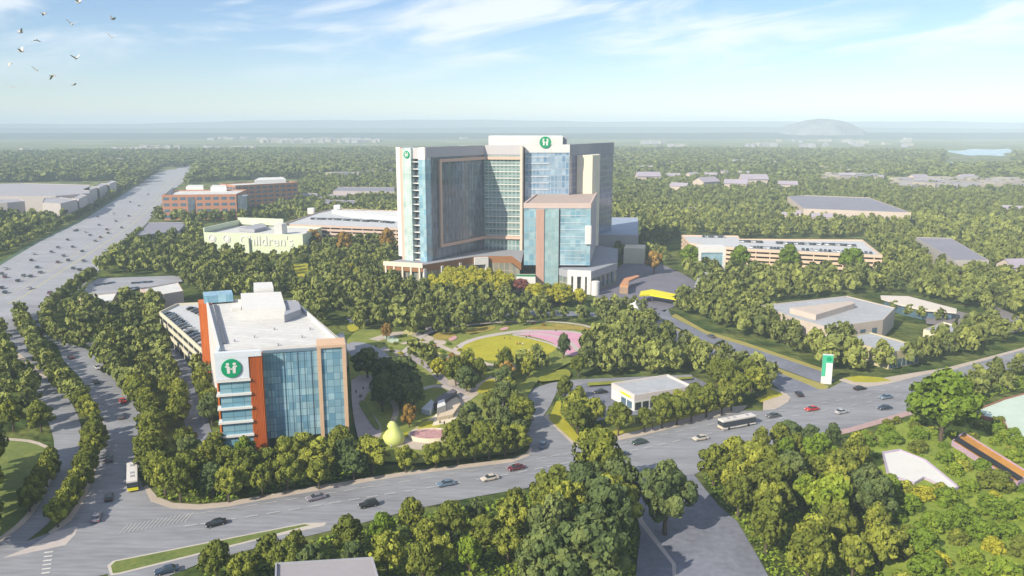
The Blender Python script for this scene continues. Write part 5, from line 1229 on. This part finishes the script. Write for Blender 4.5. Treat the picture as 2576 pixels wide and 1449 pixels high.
row([(1590, 1092), (1650, 1082), (1720, 1066), (1800, 1048), (1850, 1030)], 6, (7.5, 10), 'in the pavement row below the pavilion', 'trees below the pavilion', spread=.95)
row([(0, 640), (95, 598), (195, 548), (250, 518), (308, 482), (350, 456), (392, 430)], 9, (6, 8), 'in the hedge along the far side of the motorway', 'hedge trees of the motorway', (('dark', 1),), spread=1.3)
for pts in ([(440, 418), (480, 414)], [(505, 411), (545, 408)], [(560, 406), (590, 404)], [(480, 425), (540, 416)], [(550, 414), (590, 408)], [(620, 400), (670, 396)], [(700, 394), (745, 391)]):
    row(pts, 13, (11, 14), 'beyond the motorway bend', 'far hedge', (('dark', 1),), spread=1.5)
zone([(392, 1258), (378, 1190), (430, 1130), (505, 1125), (555, 1160), (700, 1168), (880, 1135), (945, 1165), (952, 1200), (850, 1225), (700, 1250), (520, 1273), (432, 1273)], 5.8, (8, 11), 'in the grove in front of the glass office', 'grove in front of the office', OD)
zone([(0, 860), (55, 905), (140, 970), (200, 1010), (235, 1050), (190, 1100), (130, 1110), (60, 1090), (0, 1098)], 7.0, (7.5, 10), 'in the park beside the curved lawn at the left edge', 'trees in the left park', OL)
zone([(-20, 822), (30, 850), (100, 925), (60, 935), (-20, 870)], 7, (7, 9), 'above the diagonal path at the left edge', 'trees above the diagonal path')
zone([(250, 882), (415, 888), (428, 930), (455, 1000), (462, 1085), (430, 1130), (395, 1130), (375, 1060), (330, 985), (275, 925)], 6.5, (8, 11), 'in the wood between the left street and the side road', 'wood beside the left street', OD)
zone([(478, 900), (520, 935), (548, 1000), (552, 1095), (530, 1085), (512, 1005)], 6, (7, 10), 'in the strip between the side road and the office', 'strip beside the office', OD)
zone([(140, 802), (235, 772), (345, 768), (400, 762), (405, 812), (445, 850), (440, 880), (250, 885), (200, 868), (150, 850)], 7.5, (8, 12), 'in the wood left of the cream parking deck', 'wood left of the cream deck', OD)
zone([(255, 690), (262, 668), (300, 640), (345, 600), (470, 585), (520, 590), (520, 640), (640, 660), (760, 650), (840, 645), (990, 650), (985, 705), (870, 800), (800, 830), (745, 758), (515, 745), (470, 715), (440, 697), (300, 690)], 7.8, (9, 13), 'in the wood between the motorway and the hospital', 'wood left of the hospital', OD)
zone([(870, 800), (800, 830), (830, 720), (985, 722), (1090, 750), (1300, 772), (1385, 778), (1385, 822), (1200, 832), (1150, 850), (1080, 845), (1000, 850), (985, 828), (890, 845)], 7.6, (9, 12.5), 'in the park wood below the hospital', 'park wood', MX)
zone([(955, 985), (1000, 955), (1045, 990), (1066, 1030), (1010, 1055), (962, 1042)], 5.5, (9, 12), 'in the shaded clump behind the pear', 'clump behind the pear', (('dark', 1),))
zone([(1040, 900), (1100, 920), (1120, 965), (1070, 960)], 6, (7, 9), 'on the sunny slope above the shaded clump', 'slope trees', (('olive', .4), ('yellow', .3), ('orange', .3)))
zone([(1105, 925), (1165, 930), (1240, 955), (1300, 962), (1235, 970), (1190, 1000), (1130, 990)], 6.5, (8, 11), 'between the oval lawn and the terraces', 'trees below the oval lawn', (('olive', .5), ('dark', .25), ('orange', .25)))
zone([(1250, 925), (1380, 918), (1345, 960), (1300, 975), (1310, 1060), (1335, 1100), (1312, 1125), (1240, 1125), (1225, 1050), (1268, 1030), (1268, 950)], 6, (7.5, 10), 'beside the driveway bend', 'trees beside the driveway', OD)
zone([(1135, 1155), (1150, 1110), (1185, 1085), (1225, 1075), (1240, 1130), (1200, 1160)], 6, (8, 10.5), 'in the grove right of the planter', 'grove right of the planter', (('olive', .6), ('dark', .4)))
zone([(1525, 862), (1545, 825), (1660, 840), (1740, 885), (1690, 900), (1600, 895), (1480, 915), (1470, 890)], 6.5, (9, 12), 'in the wood right of the pink plaza', 'wood right of the plaza', OD)
zone([(1440, 945), (1500, 910), (1600, 900), (1720, 895), (1860, 935), (1970, 985), (1900, 1005), (1770, 985), (1745, 948), (1640, 945), (1450, 960)], 6.3, (8.5, 11), 'in the grove above the pavilion', 'grove above the pavilion', OL)
zone([(1390, 1030), (1412, 1000), (1490, 1045), (1500, 1085), (1450, 1100), (1410, 1065)], 5.5, (8, 10.5), 'on the triangle left of the pavilion', 'trees on the triangle')
zone([(1600, 1075), (1660, 1055), (1760, 1020), (1850, 1005), (1920, 1000), (1860, 1025), (1720, 1060)], 6, (8, 10.5), 'behind the pavement row below the pavilion', 'trees behind the pavement row')
zone([(1410, 800), (1480, 800), (1600, 806), (1640, 815), (1600, 830), (1500, 815), (1420, 812)], 6, (6, 8), 'in the low row along the upper park road', 'low row along the upper road')
zone([(1490, 783), (1560, 768), (1640, 778), (1630, 785), (1500, 786)], 5.5, (6, 7.5), 'in the hedge between the forecourt and the park road', 'hedge at the forecourt')
zone([(1690, 785), (1740, 795), (1880, 850), (2060, 915), (2075, 930), (2110, 945), (2300, 925), (2440, 895), (2576, 855), (2576, 790), (2480, 800), (2430, 850), (2330, 895), (2230, 905), (2110, 870), (2080, 850), (1990, 812), (1910, 790), (1830, 760), (1700, 765)], 7, (9, 12.5), 'in the belt along the drive and the main road at the right', 'belt along the eastern drive', OD)
for x_, y_, h_ in ((1420, 1505, 17), (1480, 1530, 18), (1515, 1490, 15), (1370, 1540, 17)): one(x_, y_, h_, 'dark', 'tall dark tree added below the bottom edge to shade the service street', 'trees at the bottom edge')  # added trees, rooted out of view, that throw shade over the service street
zone([(1400, 1275), (1420, 1262), (1570, 1250), (1575, 1300), (1575, 1340), (1540, 1470), (1380, 1470), (1340, 1360)], 7.5, (13, 18), 'in the tall grove left of the service street', 'tall grove at the service street', (('olive', .6), ('dark', .4)))
zone([(480, 1480), (520, 1450), (650, 1425), (850, 1390), (900, 1360), (1050, 1340), (1200, 1330), (1340, 1310), (1345, 1360), (1250, 1480)], 6.5, (7, 11), 'in the grove along the bottom edge below the main road', 'grove along the bottom edge', OD)
zone([(1900, 1150), (1960, 1128), (2080, 1110), (2140, 1120), (2150, 1170), (2000, 1180), (1900, 1190)], 5.5, (6.5, 8.5), 'at the front edge of the thick grove by the junction', 'front edge of the thick grove', OD)
zone([(1775, 1222), (1800, 1205), (1900, 1190), (2000, 1180), (2150, 1170), (2160, 1220), (2200, 1300), (2230, 1480), (1960, 1480), (1905, 1380), (1860, 1310), (1810, 1262)], 6.5, (9, 13), 'in the thick grove right of the service street', 'grove right of the service street', (('olive', .6), ('bright', .12), ('dark', .28)))
row([(-42, 1185), (-48, 1235), (-55, 1290), (-66, 1345), (-80, 1410)], 8, (14, 17), 'left of the curved lawn', 'trees left of the lawn')
row([(2225, 778), (2270, 792), (2330, 808), (2400, 812)], 9, (5.5, 7.5), 'in front of the thin roofed hall', 'trees at the thin roofed hall')
zone([(2410, 975), (2460, 955), (2600, 925), (2600, 965), (2520, 990), (2440, 1010)], 6, (6, 8.5), 'between the main road and the mint roof', 'trees at the mint roof', OL)
zone([(2190, 1240), (2576, 1225), (2640, 1500), (2240, 1500)], 5.2, (2., 6.5), 'on the overgrown slope at the lower right corner', 'overgrown slope', (('bright', .6), ('olive', .22), ('dark', .1), ('yellow', .08)), name='shrub', spread=1.5)
zone([(2150, 1125), (2220, 1095), (2290, 1105), (2390, 1105), (2450, 1180), (2576, 1240), (2576, 1260), (2200, 1260)], 5, (2.2, 4.2), 'around the white flat roof at the lower right', 'shrubs around the white roof', (('bright', .7), ('olive', .3)), name='shrub', spread=1.4)
zone([(2440, 1060), (2520, 1090), (2576, 1150), (2576, 1190), (2430, 1090)], 5, (2.5, 4.5), 'below the mint green roof', 'shrubs below the mint roof', (('bright', .7), ('olive', .3)), name='shrub', spread=1.3)
zone([(2425, 1030), (2450, 1030), (2480, 1058), (2530, 1072), (2555, 1120), (2576, 1125), (2600, 1180), (2530, 1130), (2430, 1075)], 3.6, (2.5, 4), 'along the edge of the mint green roof', 'shrubs at the mint roof edge', (('olive', .4), ('bright', .6)), name='shrub', spread=1.3, chk=False)
zone([(2140, 1095), (2280, 1055), (2300, 1090), (2160, 1120)], 4.5, (1.5, 3), 'behind the pink pavement', 'shrubs behind the pink pavement', (('bright', .5), ('olive', .5)), name='shrub', spread=1.3)
zone([(1000, 850), (1140, 860), (1180, 900), (1240, 940), (1330, 925), (1340, 950), (1260, 990), (1190, 1000), (1110, 950), (1010, 930), (960, 890)], 5, (1.2, 2.6), 'in the planting beds of the park', 'shrubs in the park beds', (('yellow', .35), ('bright', .35), ('orange', .15), ('olive', .15)), name='shrub', spread=1.3)
zone([(1160, 840), (1280, 815), (1480, 822), (1490, 832), (1400, 822), (1240, 832), (1170, 856)], 4.5, (1., 2.), 'along the upper rim of the oval lawn', 'shrubs at the oval lawn', (('yellow', .4), ('orange', .4), ('red', .2)), name='shrub', spread=1.4, chk=False)
zone([(960, 858), (1040, 850), (1130, 868), (1200, 915), (1150, 925), (1060, 915), (990, 895)], 6.5, (4.5, 7.5), 'between the winding paths left of the oval lawn', 'small trees by the winding paths', (('yellow', .35), ('olive', .35), ('orange', .3)), keep=True)
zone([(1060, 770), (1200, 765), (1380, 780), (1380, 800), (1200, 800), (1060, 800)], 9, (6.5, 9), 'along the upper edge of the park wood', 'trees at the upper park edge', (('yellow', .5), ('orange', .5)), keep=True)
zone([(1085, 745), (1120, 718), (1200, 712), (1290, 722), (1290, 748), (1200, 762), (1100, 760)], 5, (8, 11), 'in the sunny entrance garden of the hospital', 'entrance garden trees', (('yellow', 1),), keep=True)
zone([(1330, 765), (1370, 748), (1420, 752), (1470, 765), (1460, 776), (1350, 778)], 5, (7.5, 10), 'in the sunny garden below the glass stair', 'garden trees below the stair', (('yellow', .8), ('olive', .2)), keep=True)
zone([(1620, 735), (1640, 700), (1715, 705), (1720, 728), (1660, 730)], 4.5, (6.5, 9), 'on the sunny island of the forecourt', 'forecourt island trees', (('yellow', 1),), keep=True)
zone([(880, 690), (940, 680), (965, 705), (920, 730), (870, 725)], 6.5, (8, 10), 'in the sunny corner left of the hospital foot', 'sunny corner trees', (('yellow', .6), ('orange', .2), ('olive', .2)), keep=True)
NEARN = len(CAND)
# general woodland further out
zone([(1545, 655), (1600, 640), (1640, 670), (1720, 685), (1900, 700), (2230, 700), (2330, 690), (2576, 700), (2576, 790), (2450, 790), (2410, 775), (2290, 740), (2130, 742), (1920, 765), (1760, 745), (1750, 720), (1640, 640)], 8, (9, 13), 'in the right wood', 'right wood', OD)
for poly, s in (([(1540, 500), (2700, 500), (2800, 700), (2230, 690), (2220, 645), (2170, 600), (1860, 600), (1715, 590), (1640, 650), (1610, 600), (1614, 540), (1545, 530)], 8.5),
                ([(745, 500), (1000, 510), (990, 530), (840, 524), (700, 560), (690, 560), (660, 555), (540, 565), (400, 560), (440, 555), (620, 545), (750, 515)], 8.5),
                ([(1000, 520), (1000, 640), (700, 640), (760, 600)], 8.5),
                ([(-40, 562), (60, 562), (170, 560), (250, 515), (300, 486), (345, 457), (300, 474), (225, 520), (150, 553), (-40, 553)], 9),
                ([(-40, 560), (150, 552), (100, 600), (-40, 650)], 9)):
    zone(poly, s, (9, 13), '', 'woodland', OL, tries=22)
def stuff_trees():
    """everything beyond the nearest 300: one mass of foliage with fewer leaves per crown the farther it stands"""
    lod = [[crown_arrays(60+k, 11, 46, .2) for k in range(5)], [crown_arrays(80+k, 7, 24, .30) for k in range(5)], [crown_arrays(90+k, 5, 14, .36) for k in range(4)]]
    Qs, Ts = [], []
    def put(x, y, h, sp, d):
        L = lod[0] if d < 800 else lod[1] if d < 1500 else lod[2]
        Q, T = L[random.randrange(len(L))]; a = random.uniform(0, 6.28); R = h*.4*sp
        M = np.array([[math.cos(a), -math.sin(a), 0], [math.sin(a), math.cos(a), 0], [0, 0, 1]])
        Qs.append((Q*np.array([R, R, h*.5])) @ M.T+np.array([x, y, h*.06])); Ts.append(T*(1 if d < 900 else .5)+(random.uniform(-.3, .4) if d < 900 else random.uniform(-.3, .05)))
    return put, Qs, Ts
put, Qs, Ts = stuff_trees()
near = sorted(range(len(CAND)), key=lambda i: CAND[i][1]**2+CAND[i][0]**2)
kept = [i for i in near if CAND[i][8]]; rest = [i for i in near if not CAND[i][8]]
vis = [i for i in rest if -160 < PX(CAND[i][0], CAND[i][1], CAND[i][2]*.6)[0] < 2740 and PX(CAND[i][0], CAND[i][1], CAND[i][2])[1] < 1449]
tr = [i for i in vis if CAND[i][6] == 'tree']; sh = [i for i in vis if CAND[i][6] == 'shrub']
NIND = 315-len([i for i in kept])
ind = set(kept) | set(tr[:NIND]) | set(sh[:190])
for i in sorted(ind):
    x, y, h, k, lab, grp, nm, sp, _ = CAND[i]; tree(x, y, h, k, lab, grp, nm, sp)
for i in rest:
    if i in ind: continue
    x, y, h, k, lab, grp, nm, sp, _ = CAND[i]; put(x, y, h, sp, math.hypot(x, y))
print('TREES individual', len(ind), 'all candidates', len(CAND), 'kept', len(kept))
# canopy to three kilometres
nfar = 0
for _ in range(82000):
    d = math.sqrt(random.uniform(640**2, 3100**2)); a = random.uniform(-.85, .85); x, y = d*math.sin(a), d*math.cos(a)
    if random.random() > (1 if d < 1500 else 1500/d*.8): continue
    nz = math.sin(x/190+2)+math.sin(y/260+x/410)+math.sin((x+y)/97)*.6
    if nz < -1.25 and random.random() < .45: continue
    px, py = PX(x, y)
    if py > 560 or (d < 1400 and blocked(x, y, 5)): continue
    if inside(px, py, [(-60, 735), (0, 690), (250, 560), (400, 425), (500, 420), (470, 460), (380, 560), (260, 680), (0, 850)]): continue
    if d < 1150 and not free(x, y, 7): continue
    if inside(px, py, [(-60, 460), (300, 455), (310, 475), (225, 525), (150, 556), (-60, 556)]): continue
    if inside(px, py, [(400, 474), (560, 455), (760, 450), (760, 515), (620, 560), (400, 560)]): continue
    if d > 1150 and inside(px, py, [(2385, 370), (2550, 370), (2550, 426), (2365, 426)]): continue
    put(x, y, random.uniform(9, 14)*(1 if d < 1500 else 1.35), 1.15 if d < 1500 else 1.6, d); nfar += 1
woods = bpy.data.objects.new('woodland', quads_mesh('woodland', np.concatenate(Qs), np.concatenate(Ts), WOODLEAF)); COL.objects.link(woods); prop(woods, kind='stuff')
print('WOODS quads', sum(len(q) for q in Qs), 'far', nfar)
# undergrowth below the groves near the camera
lay('meadow', [(2140, 1120), (2300, 1060), (2450, 1040), (2640, 1130), (2700, 1520), (2230, 1520), (2200, 1300)], mat('meadow_grass', (.13, .20, .025), .95, .3, .12, var2=(.30, .36, .05), bump=.3), rnd=1, tree=True)
def undergrowth():
    r = np.random.default_rng(3); P = []
    polys = [GP(p) for p in ([(2200, 1085), (2300, 1060), (2600, 1130), (2700, 1500), (2220, 1500), (2140, 1200)], [(480, 1470), (650, 1392), (1340, 1240), (1600, 1220), (1600, 1480)], [(392, 1258), (430, 1130), (560, 1165), (945, 1165), (950, 1190), (520, 1268)], [(1765, 1200), (2080, 1112), (2230, 1480), (1960, 1480)], [(1390, 1030), (1412, 1000), (1490, 1045), (1500, 1085), (1455, 1105)], [(2410, 985), (2600, 930), (2600, 970), (2440, 1020)])]
    for Pp in polys:
        x0, x1 = min(p[0] for p in Pp), max(p[0] for p in Pp); y0, y1 = min(p[1] for p in Pp), max(p[1] for p in Pp)
        for _ in range(int((x1-x0)*(y1-y0)*2.2)):
            x, y = r.uniform(x0, x1), r.uniform(y0, y1)
            if inside(x, y, Pp) and not blocked(x, y, .5): P.append((x, y, abs(r.normal(0, .35))))
    p = np.array(P); n = len(p); nn = r.normal(scale=.45, size=(n, 3))+np.array([0, 0, 1]); nn /= np.linalg.norm(nn, axis=1)[:, None]
    u = np.cross(nn, r.normal(size=(n, 3))); u /= np.linalg.norm(u, axis=1)[:, None]; v = np.cross(nn, u); s = r.uniform(.16, .42, n)[:, None]
    q = np.stack([p-u*s-v*s*.7, p+u*s-v*s*.8, p+u*s+v*s*.7, p-u*s*.7+v*s], 1)+np.array([0, 0, .25])
    o = bpy.data.objects.new('undergrowth', quads_mesh('undergrowth', q, r.uniform(-.2, .35, n), LEAF['bright'])); COL.objects.link(o); prop(o, kind='stuff')
undergrowth()

# ================================================================ FAR HOUSES AND TOWNS
def house_mesh():
    b = MB(); b.prism([(-7, -5), (7, -5), (7, 5), (-7, 5)], 0, 5, False, mi=0)
    b.face([(-7.5, -5.6, 4.8), (7.5, -5.6, 4.8), (7.5, 0, 8.6), (-7.5, 0, 8.6)], None, 1); b.face([(7.5, 5.6, 4.8), (-7.5, 5.6, 4.8), (-7.5, 0, 8.6), (7.5, 0, 8.6)], None, 1)
    b.face([(7, -5, 5), (7, 5, 5), (7, 0, 8.3)], None, 0); b.face([(-7, 5, 5), (-7, -5, 5), (-7, 0, 8.3)], None, 0)
    o = b.build('house', [BEIGE, mat('violet_grey_roof', (.34, .30, .36), .85, .1, .1)]); me = o.data; bpy.data.objects.remove(o); return me
HM = house_mesh()
HP = [(35, 520, 1.5), (50, 590, 2), (220, 570, 1.2), (265, 650, 1.3), (350, 560, 1.1), (440, 630, 1.9), (475, 565, 1.2), (575, 550, 1.2), (640, 640, 1.7), (690, 550, 1.1), (755, 615, 2.1), (550, 440, 1.3), (470, 450, 1.3), (650, 470, 1.5), (745, 475, 1.2), (880, 475, 1.2), (345, 810, .9), (1000, 840, .8), (1070, 830, .9), (1215, 860, 1.), (985, 640, 1.4), (2550, 1230, 1.3), (2180, 590, 1.5), (1860, 595, 1.6), (1380, 575, 1.4), (2490, 800, 1.)]
for i, (x, y, s) in enumerate(HP):
    X, Y = G(1610+x*.375, 241.5+y*.375+3); o = bpy.data.objects.new('house', HM); COL.objects.link(o)
    o.location = (X, Y, 6 if y < 800 else 4); o.scale = (s*1.3, s*1.1, s*.9); o.rotation_euler = (0, 0, random.uniform(-.7, .7)); prop(o, 'small house with violet grey gabled roof showing above the right woodland', 'house', 'houses in the right woodland')
def rooftops():
    b = MB(); r = random.Random(6)
    strips = [(1060, 1500, 343, 350, 10), (644, 960, 351, 360, 60), (684, 770, 408, 414, 16), (897, 950, 402, 408, 10), (1610, 1666, 359, 363, 10), (1688, 1720, 369, 372, 5), (1884, 1945, 366, 370, 10), (2007, 2292, 434, 446, 60), (2079, 2210, 455, 464, 20), (2266, 2600, 465, 486, 60), (173, 223, 392, 402, 14), (290, 403, 379, 388, 24), (363, 410, 371, 376, 10), (0, 200, 408, 440, 30), (230, 330, 405, 420, 14), (420, 640, 372, 390, 24), (60, 90, 382, 386, 4), (500, 640, 340, 352, 20), (1960, 2300, 352, 372, 18), (820, 990, 440, 455, 14), (1570, 1700, 400, 425, 16)]
    for x0, x1, y0, y1, n in strips:
        for _ in range(int(n*1.5)):
            x, y = G(r.uniform(x0, x1), r.uniform(y0, y1)); s = max(1, y/3200); w, d = r.uniform(6, 18)*s, r.uniform(6, 12)*s; a = r.uniform(-.6, .6); h = r.uniform(6, 9)+6
            ca, sa = math.cos(a), math.sin(a); q = [(x+ca*u-sa*v, y+sa*u+ca*v) for u, v in ((-w, -d), (w, -d), (w, d), (-w, d))]
            b.prism(q, 0, h, True, mi=r.choice([0, 0, 2, 2]), mt=r.choice([1, 2, 2, 3]))
    o = b.build('distant_rooftops', [mat('far_wall', (.36, .32, .27), .9, .1, .01), mat('far_cream', (.42, .38, .31), .9, .1, .01), mat('far_grey_roof', (.30, .29, .32), .9, .1, .01), mat('far_tan_roof', (.36, .29, .24), .9, .1, .01)])
    prop(o, kind='stuff')
rooftops()

# ================================================================ LIGHT, SKY, HAZE, CAMERA
EL = math.radians(33); SD = Vector((-.70, -.71, 0)).normalized()       # towards the sun, seen from above
sv = Vector((SD.x*math.cos(EL), SD.y*math.cos(EL), math.sin(EL)))
sun = bpy.data.lights.new('sun', 'SUN'); sun.energy = 5.0; sun.angle = math.radians(.5); sun.color = (1, .905, .73)
so = bpy.data.objects.new('sun', sun); COL.objects.link(so); so.rotation_euler = (-sv).to_track_quat('-Z', 'Y').to_euler(); so.location = (0, 0, 300)
w = bpy.data.worlds.new('World'); S.world = w; w.use_nodes = True; t = w.node_tree; bg = t.nodes['Background']
sky = t.nodes.new('ShaderNodeTexSky'); sky.sky_type = 'NISHITA'; sky.sun_disc = False; sky.sun_elevation = EL; sky.sun_rotation = math.atan2(SD.x, SD.y)
sky.air_density = 1.0; sky.dust_density = .0; sky.ozone_density = 3.0; sky.altitude = 100
tc = t.nodes.new('ShaderNodeTexCoord'); sp = t.nodes.new('ShaderNodeSeparateXYZ'); t.links.new(tc.outputs['Generated'], sp.inputs[0])
def mth(op, a, b_=None, c=None):
    n = t.nodes.new('ShaderNodeMath'); n.operation = op
    for k, v in enumerate((a, b_, c)):
        if v is None: continue
        if isinstance(v, (int, float)): n.inputs[k].default_value = v
        else: t.links.new(v, n.inputs[k])
    return n.outputs[0]
zz = sp.outputs['Z']
cb = t.nodes.new('ShaderNodeCombineXYZ'); t.links.new(mth('MULTIPLY', sp.outputs['X'], 5.2), cb.inputs[0]); t.links.new(mth('MULTIPLY', sp.outputs['Y'], 5.2), cb.inputs[1])
t.links.new(mth('MULTIPLY_ADD', sp.outputs['X'], -3.2, mth('MULTIPLY', zz, 27.)), cb.inputs[2])
mp = t.nodes.new('ShaderNodeMapping'); mp.inputs['Location'].default_value = (2.3, .6, 1.1)
t.links.new(cb.outputs[0], mp.inputs['Vector'])
n1 = t.nodes.new('ShaderNodeTexNoise'); n1.inputs['Scale'].default_value = 1.0; n1.inputs['Detail'].default_value = 9; n1.inputs['Roughness'].default_value = .55; n1.inputs['Distortion'].default_value = .5
t.links.new(mp.outputs[0], n1.inputs['Vector'])
cm = t.nodes.new('ShaderNodeMapRange'); cm.inputs['From Min'].default_value = .40; cm.inputs['From Max'].default_value = .64; cm.interpolation_type = 'SMOOTHSTEP'; t.links.new(n1.outputs['Fac'], cm.inputs['Value'])
fade = t.nodes.new('ShaderNodeMapRange'); fade.inputs['From Min'].default_value = .04; fade.inputs['From Max'].default_value = .10; t.links.new(sp.outputs['Z'], fade.inputs['Value'])
cf = mth('MULTIPLY', mth('MULTIPLY', cm.outputs[0], fade.outputs[0]), .72)
mx = t.nodes.new('ShaderNodeMix'); mx.data_type = 'RGBA'; t.links.new(cf, mx.inputs['Factor']); tn = t.nodes.new('ShaderNodeMix'); tn.data_type = 'RGBA'; tn.blend_type = 'MULTIPLY'; tn.inputs['Factor'].default_value = 1; tn.inputs['B'].default_value = (.92, .96, 1.08, 1)
t.links.new(sky.outputs[0], tn.inputs['A']); t.links.new(tn.outputs['Result'], mx.inputs['A']); mx.inputs['B'].default_value = (8.6, 8.8, 9., 1)
t.links.new(mx.outputs['Result'], bg.inputs['Color']); bg.inputs['Strength'].default_value = .098
# haze: one even box of air
hz = MB(); hz.box(-15500, 15500, -15500, 15500, -2, 215); hm = bpy.data.materials.new('haze_air'); hm.use_nodes = True; hn = hm.node_tree
hn.nodes.clear(); ho = hn.nodes.new('ShaderNodeOutputMaterial'); hv = hn.nodes.new('ShaderNodeVolumePrincipled')
hv.inputs['Color'].default_value = (.72, .87, 1, 1); hv.inputs['Density'].default_value = 1.7e-4; hv.inputs['Anisotropy'].default_value = -.2
hn.links.new(hv.outputs[0], ho.inputs['Volume'])
HAZE = hz.build('haze', hm); prop(HAZE, kind='stuff')
cam = bpy.data.cameras.new('camera'); co = bpy.data.objects.new('camera', cam); COL.objects.link(co)
co.location = (0, 0, CZ); co.rotation_euler = (math.pi/2-TH, 0, 0); cam.sensor_width = 36; cam.lens = 36*F/W; cam.clip_start = 1; cam.clip_end = 60000
S.camera = co
S.view_settings.view_transform = 'Standard'; S.view_settings.look = 'None'; S.view_settings.exposure = 0.40; S.view_settings.gamma = 1
S.render.engine = 'CYCLES'; cy = S.cycles
cy.use_denoising = True
try: cy.denoiser = 'OPENIMAGEDENOISE'
except Exception: pass
cy.max_bounces = 5; cy.diffuse_bounces = 1; cy.glossy_bounces = 2; cy.transmission_bounces = 1; cy.volume_bounces = 1; cy.transparent_max_bounces = 4
cy.caustics_reflective = False; cy.caustics_refractive = False; cy.use_adaptive_sampling = True; cy.adaptive_threshold = .02
